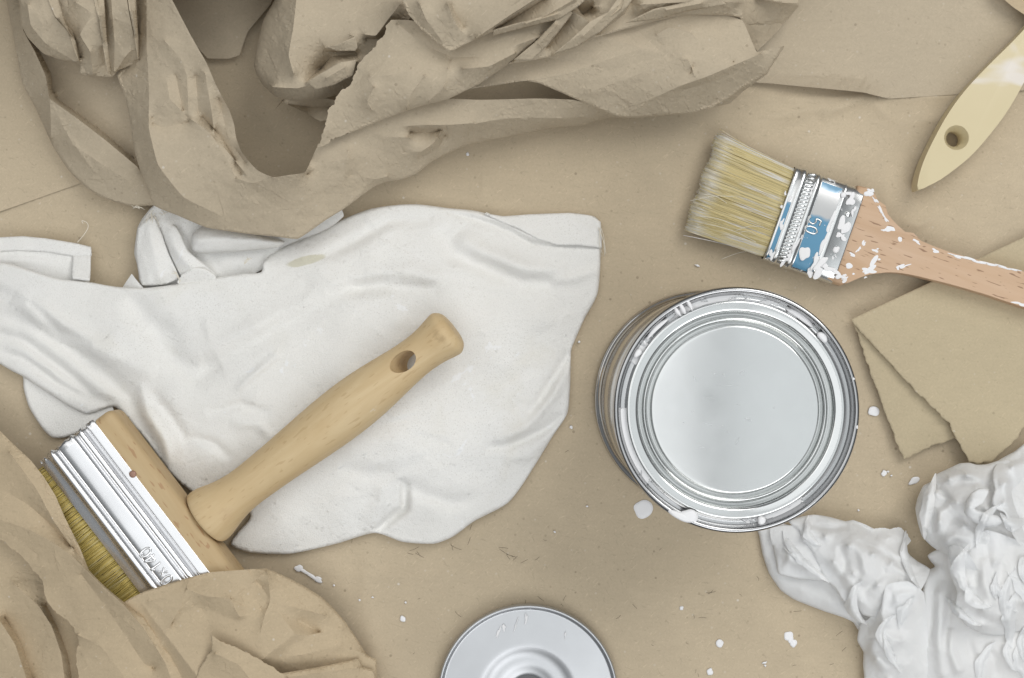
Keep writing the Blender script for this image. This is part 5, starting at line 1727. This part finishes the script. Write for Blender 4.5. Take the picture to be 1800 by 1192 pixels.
# vertical folds of the body
tsheet('fold', [(690, 720, 24, ''), (660, 840, 20), (600, 890, 16, 'f'), (556, 920, 9), (540, 1000, 6), (572, 1060, 5), (570, 1120, 5), (576, 1192, 5), (575, 1300, 5), (900, 1330, 10, ''), (900, 1000, 14), (880, 760, 18), (800, 700, 24)],
       164, [(680, 900, 27), (740, 800, 28), (800, 840, 27), (680, 1020, 24), (760, 1000, 28), (640, 1100, 17), (740, 1120, 22), (640, 980, 18), (820, 1100, 18), (700, 1200, 16)],
       [([(690, 740), (660, 860), (680, 920), (640, 980)], 3.2, 8), ([(640, 760), (640, 860), (650, 900)], -2.5, 7), ([(620, 990), (620, 1060), (690, 1160)], 3.0, 8), ([(600, 960), (660, 950), (720, 1000), (700, 1080)], 2.4, 7), ([(660, 1000), (700, 1080), (760, 1160)], -2.6, 8),
        ([(720, 770), (860, 760)], 2.0, 7), ([(760, 880), (770, 1000), (800, 1120)], -1.8, 10)], .8, 1.4, 4)
# smooth channel with long soft folds
tsheet('fold', [(905, 640, 10, 'f'), (884, 680, 13), (872, 750, 15), (876, 820, 15), (838, 880, 15), (850, 960, 14), (868, 1050, 13), (885, 1200, 12), (900, 1320, 12), (1500, 1320, 10, ''), (1480, 960, 18), (1100, 900, 16), (1060, 700, 16), (1000, 560, 16), (950, 540, 13, 'f'), (918, 552, 10), (898, 570, 9), (915, 600, 9), (935, 625, 10)],
       165, [(960, 640, 18), (950, 760, 20), (980, 900, 19), (960, 1050, 19), (1040, 1000, 18), (1060, 1150, 21), (1160, 1080, 19), (1260, 1120, 18), (1360, 1050, 21), (980, 1180, 18)],
       [([(960, 660), (920, 780), (920, 900), (900, 1040)], -2.4, 9), ([(990, 700), (960, 860), (960, 1040), (970, 1190)], 2.4, 9), ([(1030, 760), (1000, 900), (990, 1040)], -2.0, 8), ([(1010, 940), (1020, 1060), (1060, 1170)], 3.0, 9), ([(1090, 960), (1120, 1060), (1180, 1120)], -2.2, 9), ([(1180, 1000), (1240, 1100), (1250, 1190)], -2.2, 9),
        ([(1300, 1000), (1320, 1100), (1380, 1180)], 2.4, 9)], .35, 1.45, 8, 2.0)
# right bulge
tsheet('fold', [(1010, 520, 22, ''), (1000, 600, 24), (1020, 680, 26, 'f'), (1048, 750, 27), (1040, 820, 26), (1060, 880, 24), (1100, 930, 22), (1180, 968, 21), (1260, 978, 20), (1340, 960, 20), (1420, 940, 20), (1520, 900, 18, ''), (1520, 560, 20), (1380, 500, 30), (1200, 440, 34)],
       166, [(1100, 600, 38), (1120, 720, 40), (1180, 840, 40), (1280, 720, 40), (1300, 880, 34), (1380, 800, 34), (1240, 600, 40), (1360, 620, 32), (1180, 920, 30)],
       [([(1150, 640), (1130, 740), (1170, 860)], -2.2, 9), ([(1180, 580), (1190, 700), (1230, 830)], 2.4, 9), ([(1280, 560), (1270, 700), (1320, 860)], -2.2, 9), ([(1060, 840), (1120, 900), (1200, 940)], 2.0, 8), ([(1330, 520), (1340, 640), (1389, 760)], 2.4, 9), ([(1100, 840), (1200, 900), (1330, 920)], -1.6, 8)], .9, 1.2, 4)
tsheet('fold', [(1008, 520, 28, 'f'), (1006, 560, 30), (1012, 600, 31), (1050, 634, 31), (1110, 640, 33), (1150, 640, 36, ''), (1110, 560, 38), (1060, 520, 34)], 171, [(1060, 580, 38)], (), .35, .8, 4, 1.6)
# curled top
tsheet('curled_top', [(950, 545, 12, 'f'), (905, 510, 12), (870, 470, 12), (848, 400, 12), (836, 330, 12), (846, 280, 12), (876, 215, 12), (920, 190, 12), (935, 160, 12), (1000, 128, 12), (1060, 100, 12), (1110, 96, 13), (1150, 106, 13), (1200, 104, 14), (1300, 80, 14, ''), (1420, 200, 18), (1420, 480, 26), (1240, 560, 32), (1060, 570, 28), (990, 560, 22)],
       167, [(900, 340, 27), (900, 440, 25), (940, 250, 28), (1010, 180, 29), (1100, 160, 30), (960, 400, 32), (1000, 500, 30), (1050, 300, 34), (1150, 220, 34), (1080, 420, 38), (1200, 330, 36), (1200, 480, 38), (1300, 300, 32)],
       [([(880, 230), (960, 230), (1000, 280), (950, 330)], -3.0, 6), ([(870, 300), (930, 340), (920, 430), (950, 520)], -2.6, 7), ([(900, 480), (960, 440), (960, 350), (1020, 320)], 3.0, 7), ([(1000, 180), (1080, 150), (1180, 180)], 2.4, 7), ([(980, 220), (1100, 190), (1230, 220)], -2.2, 7), ([(1000, 400), (1060, 380), (1160, 440)], -2.6, 7), ([(960, 500), (1040, 470), (1130, 490)], 2.4, 7)], .75, .2, 4, 2.0, 9)
# rosette leaves
tsheet('fold', [(1085, 350, 38, 'f'), (1090, 300, 39), (1120, 250, 40), (1160, 226, 39), (1210, 232, 38, ''), (1180, 300, 41), (1140, 330, 42, 'f'), (1200, 352, 42), (1260, 370, 42), (1280, 400, 41), (1240, 424, 41), (1180, 420, 41), (1120, 390, 40)],
       168, [(1110, 330, 45), (1190, 385, 46), (1130, 280, 44)], (), .4, .5, 4, 1.8, 8)
tsheet('fold', [(1230, 180, 30, 'f'), (1240, 230, 33), (1225, 290, 36), (1240, 330, 38), (1290, 350, 40), (1312, 400, 40), (1330, 460, 38, ''), (1380, 520, 30), (1389, 420, 24, 'f'), (1376, 330, 20), (1370, 260, 18), (1384, 215, 16), (1420, 210, 14), (1520, 200, 12, ''), (1520, -60, 10), (1420, -40, 8), (1389, 0, 8, 'f'), (1340, 40, 8), (1290, 66, 9), (1256, 88, 12), (1232, 130, 22)],
       169, [(1300, 200, 38), (1290, 300, 42), (1330, 400, 38), (1330, 120, 28), (1400, 100, 18)],
       [([(1260, 130), (1290, 240), (1330, 360)], 2.6, 8), ([(1320, 120), (1330, 250), (1360, 360)], -2.4, 7), ([(1290, 110), (1389, 60)], -2.0, 7)], .75, 1.1, 4, 1.4, 8)

# thin creased edges standing up all over the tissue
TS = np.concatenate(SURF[ti.name])


def tz(x, y, r=6.0):
    d = (TS[:, 0] - x) ** 2 + (TS[:, 1] - y) ** 2
    m = d < r * r
    return float(TS[m, 2].max()) if m.any() else None


rt = random.Random(404)
made = 0
tries = 0
while made < 24 and tries < 600:
    tries += 1
    x = rt.uniform(1365, 1830); y = rt.uniform(800, 1215)
    if tz(x, y) is None or tz(x, y) < 9: continue
    if x < 1500: ang = 0.75 + rt.gauss(0, .35)
    elif y > 960: ang = 1.35 + rt.gauss(0, .35)
    else: ang = rt.uniform(0, PI)
    L = rt.uniform(50, 120); wdt = rt.uniform(12, 26); bend = rt.gauss(0, .12)
    lo = []; hi = []
    ok = True
    ns = 7
    for k in range(ns):
        t = k / (ns - 1) - .5
        a = ang + bend * t * 4
        cx = x + math.cos(a) * L * t; cy = y + math.sin(a) * L * t
        wv = wdt * (math.cos(t * PI * .94)) * (1 + .25 * rt.uniform(-1, 1))
        z0 = tz(cx, cy); 
        ex = cx - math.sin(a) * wv; ey = cy + math.cos(a) * wv
        z1 = tz(ex, ey)
        if z0 is None or z1 is None: ok = False; break
        lift = max(0.3, (1 - (2 * t) ** 2)) * rt.uniform(1.2, 2.4)
        lo.append((cx, cy, z0 - 1.2)); hi.append((ex, ey, max(z1 + .4, min(z0, z1 + 3) + lift * .5) if True else z1))
    if not ok: continue
    out = [p + ('',) for p in lo] + [p + ('e',) for p in hi[::-1][0:]]
    mid = [((p[0] + q[0]) / 2, (p[1] + q[1]) / 2, max(p[2] + 1.2, q[2]) + rt.uniform(.6, 1.4)) for p, q in zip(lo, hi)]
    sheet('crease_flap', out, creases=[mid[1:-1]], mat=MT, parent=ti, h=2.6, smooth=.8, relax=1, fine=facets(.3, 12, 900 + made, 1.6, ang), seed=900 + made)
    made += 1

# ================================================================== crumpled paper, lower left
bl = empty('kraft_paper_wrap', W(230, 1080, 0))
tag(bl, 'crumpled brown paper in the lower left covering the wide brush', 'paper')
K2 = M['kraft_b']


def over_brush(x, y):
    # height the paper needs where it lies on the wide brush
    u = ((x - 339) * 0.795 - (y - 927) * 0.607) / 3.64; v = (-(x - 339) * 0.607 - (y - 927) * 0.795) / 3.64
    d = np.maximum(np.maximum(u - 8, -42 - u), np.maximum(-71 - v, v - 71))
    return 29.6 - np.maximum(d, 0) * 1.1


sheet('inner_fold', C6([(-150, 480, 9, ), (0, 590, 9), (120, 660, 9), (260, 900, 10), (360, 1010, 10), (420, 1290, 10), (-150, 1290, 8)]),
      creases=[C6([(-60, 880, 15), (0, 955, 15), (62, 1050, 14), (112, 1200, 14), (130, 1280, 14)]), C6([(20, 940, 7), (85, 1040, 7), (140, 1200, 6)]),
               C6([(60, 800, 16), (160, 890, 17), (215, 975, 17), (255, 1090, 15), (280, 1270, 14)]), C6([(190, 880, 8), (240, 980, 7), (285, 1100, 7), (310, 1270, 7)]), C6([(0, 700, 11), (120, 780, 12)])],
      mat=K2, parent=bl, h=3.2, smooth=0.4, relax=0, bumps=paperf(1.50, 60, 55), seed=55)
sheet('fold', C6([(-150, 20, 20, 'f'), (-20, 140, 24), (40, 200, 25), (130, 285, 27), (182, 352, 28), (232, 430, 28), (270, 520, 28), (330, 640, 28), (372, 742, 29), (440, 812, 30), (520, 878, 30), (605, 940, 29), (685, 1050, 26), (785, 1200, 22), (830, 1290, 20),
                  (330, 1290, 18, 't'), (328, 1200, 19), (318, 1100, 20), (330, 1050, 21), (312, 980, 23), (240, 920, 24), (196, 872, 25), (172, 780, 25), (100, 690, 24), (0, 612, 22), (-150, 520, 20)]),
      creases=[C6([(-100, 480, 24), (0, 530, 26), (120, 572, 29), (220, 625, 32), (300, 682, 34), (420, 800, 35), (520, 890, 34), (600, 985, 31), (690, 1130, 27), (740, 1270, 24)]),
               C6([(0, 400, 25), (120, 470, 26), (250, 590, 27), (340, 690, 29)]),
               C6([(340, 760, 30), (430, 880, 29), (520, 1010, 26), (600, 1130, 22), (640, 1150, 20)]),
               C6([(320, 1010, 24), (420, 1060, 25), (520, 1190, 23), (560, 1270, 22)]),
               C6([(40, 250, 29), (150, 400, 31), (220, 530, 32), (310, 660, 33)])],
      mat=K2, parent=bl, h=3.2, smooth=0.4, relax=0, rnd=1.0, skirt=4, bumps=paperf(1.88, 65, 56), torn_amp=1.6, seed=56)
sheet('fold', C6([(500, 888, 30, 'f'), (545, 858, 31), (600, 832, 32), (700, 800, 32), (790, 772, 32), (880, 750, 32), (1000, 741, 31), (1108, 735, 30), (1130, 742, 29), (1200, 772, 26), (1270, 808, 24), (1340, 852, 22), (1395, 905, 19), (1445, 962, 16), (1490, 1030, 13), (1532, 1096, 10), (1572, 1114, 9), (1572, 1200, 9), (1580, 1300, 9),
                  (560, 1300, 20, ''), (640, 1150, 22), (580, 980, 26)]),
      creases=[C6([(1112, 745, 33), (1122, 800, 34), (1128, 868, 31), (1105, 930, 32), (1088, 1000, 31), (1090, 1085, 28)]),
               C6([(1095, 760, 33), (1030, 810, 31), (962, 862, 35)]),
               C6([(790, 782, 33), (780, 818, 36), (860, 850, 36), (962, 862, 36)]),
               C6([(962, 862, 36), (1000, 935, 33), (1060, 920, 29), (1110, 880, 28)]),
               C6([(780, 818, 36), (750, 900, 34), (690, 1010, 30), (660, 1080, 27)]),
               C6([(1070, 800, 27), (1060, 860, 26), (1090, 900, 26)]),
               C6([(840, 900, 28), (880, 980, 27), (960, 1000, 27), (1060, 980, 27)]),
               C6([(720, 960, 26), (760, 1060, 22), (730, 1090, 21)]),
               C6([(1150, 880, 30), (1240, 900, 29), (1360, 930, 24)]),
               C6([(1095, 1090, 28), (1180, 1060, 29), (1300, 1010, 25), (1430, 990, 19)]),
               C6([(1140, 1110, 26), (1260, 1095, 27), (1420, 1060, 20), (1525, 1090, 12)]),
               C6([(1250, 960, 23), (1330, 1000, 20)]),
               C6([(620, 870, 33), (720, 850, 34), (780, 820, 35)])],
      mat=K2, parent=bl, smooth=0.4, relax=0, rnd=1.0, skirt=8, bumps=paperf(1.88, 55, 57), seed=57, h=3.0, floor=over_brush)
sheet('torn_flap', C6([(880, 1014, 36, 't'), (930, 1040, 37), (990, 1066, 36), (1050, 1092, 35), (1120, 1135, 33), (1185, 1180, 31), (1240, 1300, 28, 'e'), (810, 1300, 29, 't'), (816, 1195, 30), (832, 1150, 32), (876, 1085, 34), (884, 1050, 36)]),
      creases=[C6([(900, 1090, 37), (1000, 1140, 37), (1080, 1250, 33)])], mat=K2, parent=bl, h=3.2, smooth=0.3, relax=0, torn_amp=1.6, bumps=paperf(1.12, 50, 58), seed=58, thick=0.2)
sheet('fold', C6([(1180, 1172, 31, 'f'), (1260, 1158, 30), (1330, 1146, 28), (1420, 1128, 22), (1500, 1110, 16), (1512, 1145, 15), (1560, 1160, 13), (1600, 1300, 10, ''), (1200, 1300, 26)]),
      creases=[C6([(1200, 1190, 32), (1330, 1170, 30), (1500, 1150, 18)])], mat=K2, parent=bl, h=3.2, smooth=0.2, relax=0, rnd=.9, skirt=3, seed=59)

# ================================================================== paint splashes on the paper and loose hairs
for i, (x, y, rx, ry, an, irr) in enumerate(((1536, 723, 11, 8, 0, .06), (1131, 895, 17, 16, .3, .06), (1554, 832, 5, 5.5, 0, .08), (1561, 829, 2, 2, 0, .1), (1567, 836, 2, 1.5, 0, .1), (1607, 845, 10, 6, -.6, .1), (1265, 1131, 7, 7, 0, .05), (1386, 1118, 8, 8.5, .3, .06), (1395, 1131, 6, 7, .2, .08),
                                             (1390, 1125, 5, 6, .4, .1), (1198, 1069, 4, 3.4, 0, .1), (1248, 1181, 5.5, 6.5, .4, .12), (1344, 1165, 4, 2, -.5, .3), (708, 1088, 5, 5.5, 0, .08), (525, 999, 7, 6.5, 0, .1), (543, 1010, 19, 4, .55, .25), (559, 1019, 9, 4.5, .2, .2), (822, 271, 3, 3.2, 0, .1), (1004, 751, 3, 3, 0, .1),
                                             (1226, 467, 5, 1.6, .5, .2), (587, 1029, 2, 2, 0, .1), (655, 1050, 2, 1.6, 0, .2), (632, 1055, 2, 2, 0, .1), (713, 1059, 2, 2, 0, .2), (1032, 890, 2, 2, 0, .1), (975, 935, 2.4, 1.6, .4, .1), (1509, 897, 2, 2, 0, .1), (1383, 1040, 2, 2, 0, .1), (1345, 1170, 3, 1.4, .6, .3), (1018, 601, 2.4, 2, 0, .1))):
    dab('paint_drop', x, y, rx, ry, an, -0.75, ground, 500 + i, irr + .04, 0.5)

V = []; F = []
rr = random.Random(77)
def hair(x, y, L, a, bend=.3, r=.00008):
    p0 = W(x, y, .5); a2 = a + rr.uniform(-bend, bend)
    p1 = p0 + Vector((math.cos(a), math.sin(a), 0)) * L * .0005; p2 = p1 + Vector((math.cos(a2), math.sin(a2), 0)) * L * .0005
    p1.z = .0009
    tube_into(V, F, catmull([p0, p1, p2], 3), r, 4)
for (x, y, L, a) in ((878, 965, 8, -.6), (890, 974, 5, -.3), (902, 985, 3, .8), (720, 968, 5, .3), (730, 972, 5, -.5), (792, 958, 6, -.5), (826, 932, 3, 1.3), (822, 958, 4, 1.2), (915, 990, 4, .5), (940, 985, 3, .6), (1480, 1145, 3, .9), (1241, 1042, 5, .05), (1228, 1086, 4, .1), (1395, 1075, 4, 0.1), (1470, 1118, 4, .8),
                     (800, 1075, 4, -.8), (945, 1048, 4, -.7), (990, 1056, 3, 1.2), (1112, 1062, 3, -.8), (1083, 1088, 3, .6), (993, 795, 2, .5)):
    hair(x, y, L, a)
    if L > 4: hair(x + rr.uniform(-4, 4), y + rr.uniform(-4, 4), L * .6, a + rr.uniform(-1, 1))
for k in range(22):
    hair(rr.uniform(450, 1480), rr.uniform(940, 1190), rr.uniform(1, 2.6), rr.uniform(-PI, PI), .5, .00007)
lh = from_py('loose_bristles', V, F, M['hair'])
tag(lh, 'scattered dark loose bristle hairs on the kraft paper', 'bristles', None, 'stuff')

# smaller pieces belong to the part that carries them
def regroup(root, host, names):
    h_ = next(c for c in root.children if c.name.split('.')[0] == host)
    for c in list(root.children):
        if c is not h_ and c.name.split('.')[0] in names:
            c.parent = h_


regroup(wb, 'ferrule', ('embossed_size', 'nail'))
regroup(fb, 'ferrule', ('embossed_size', 'nail', 'label_band', 'pressed_beading'))
regroup(can, 'lid', ('scuff_mark',))
regroup(can, 'rim', ('paint_dab',))
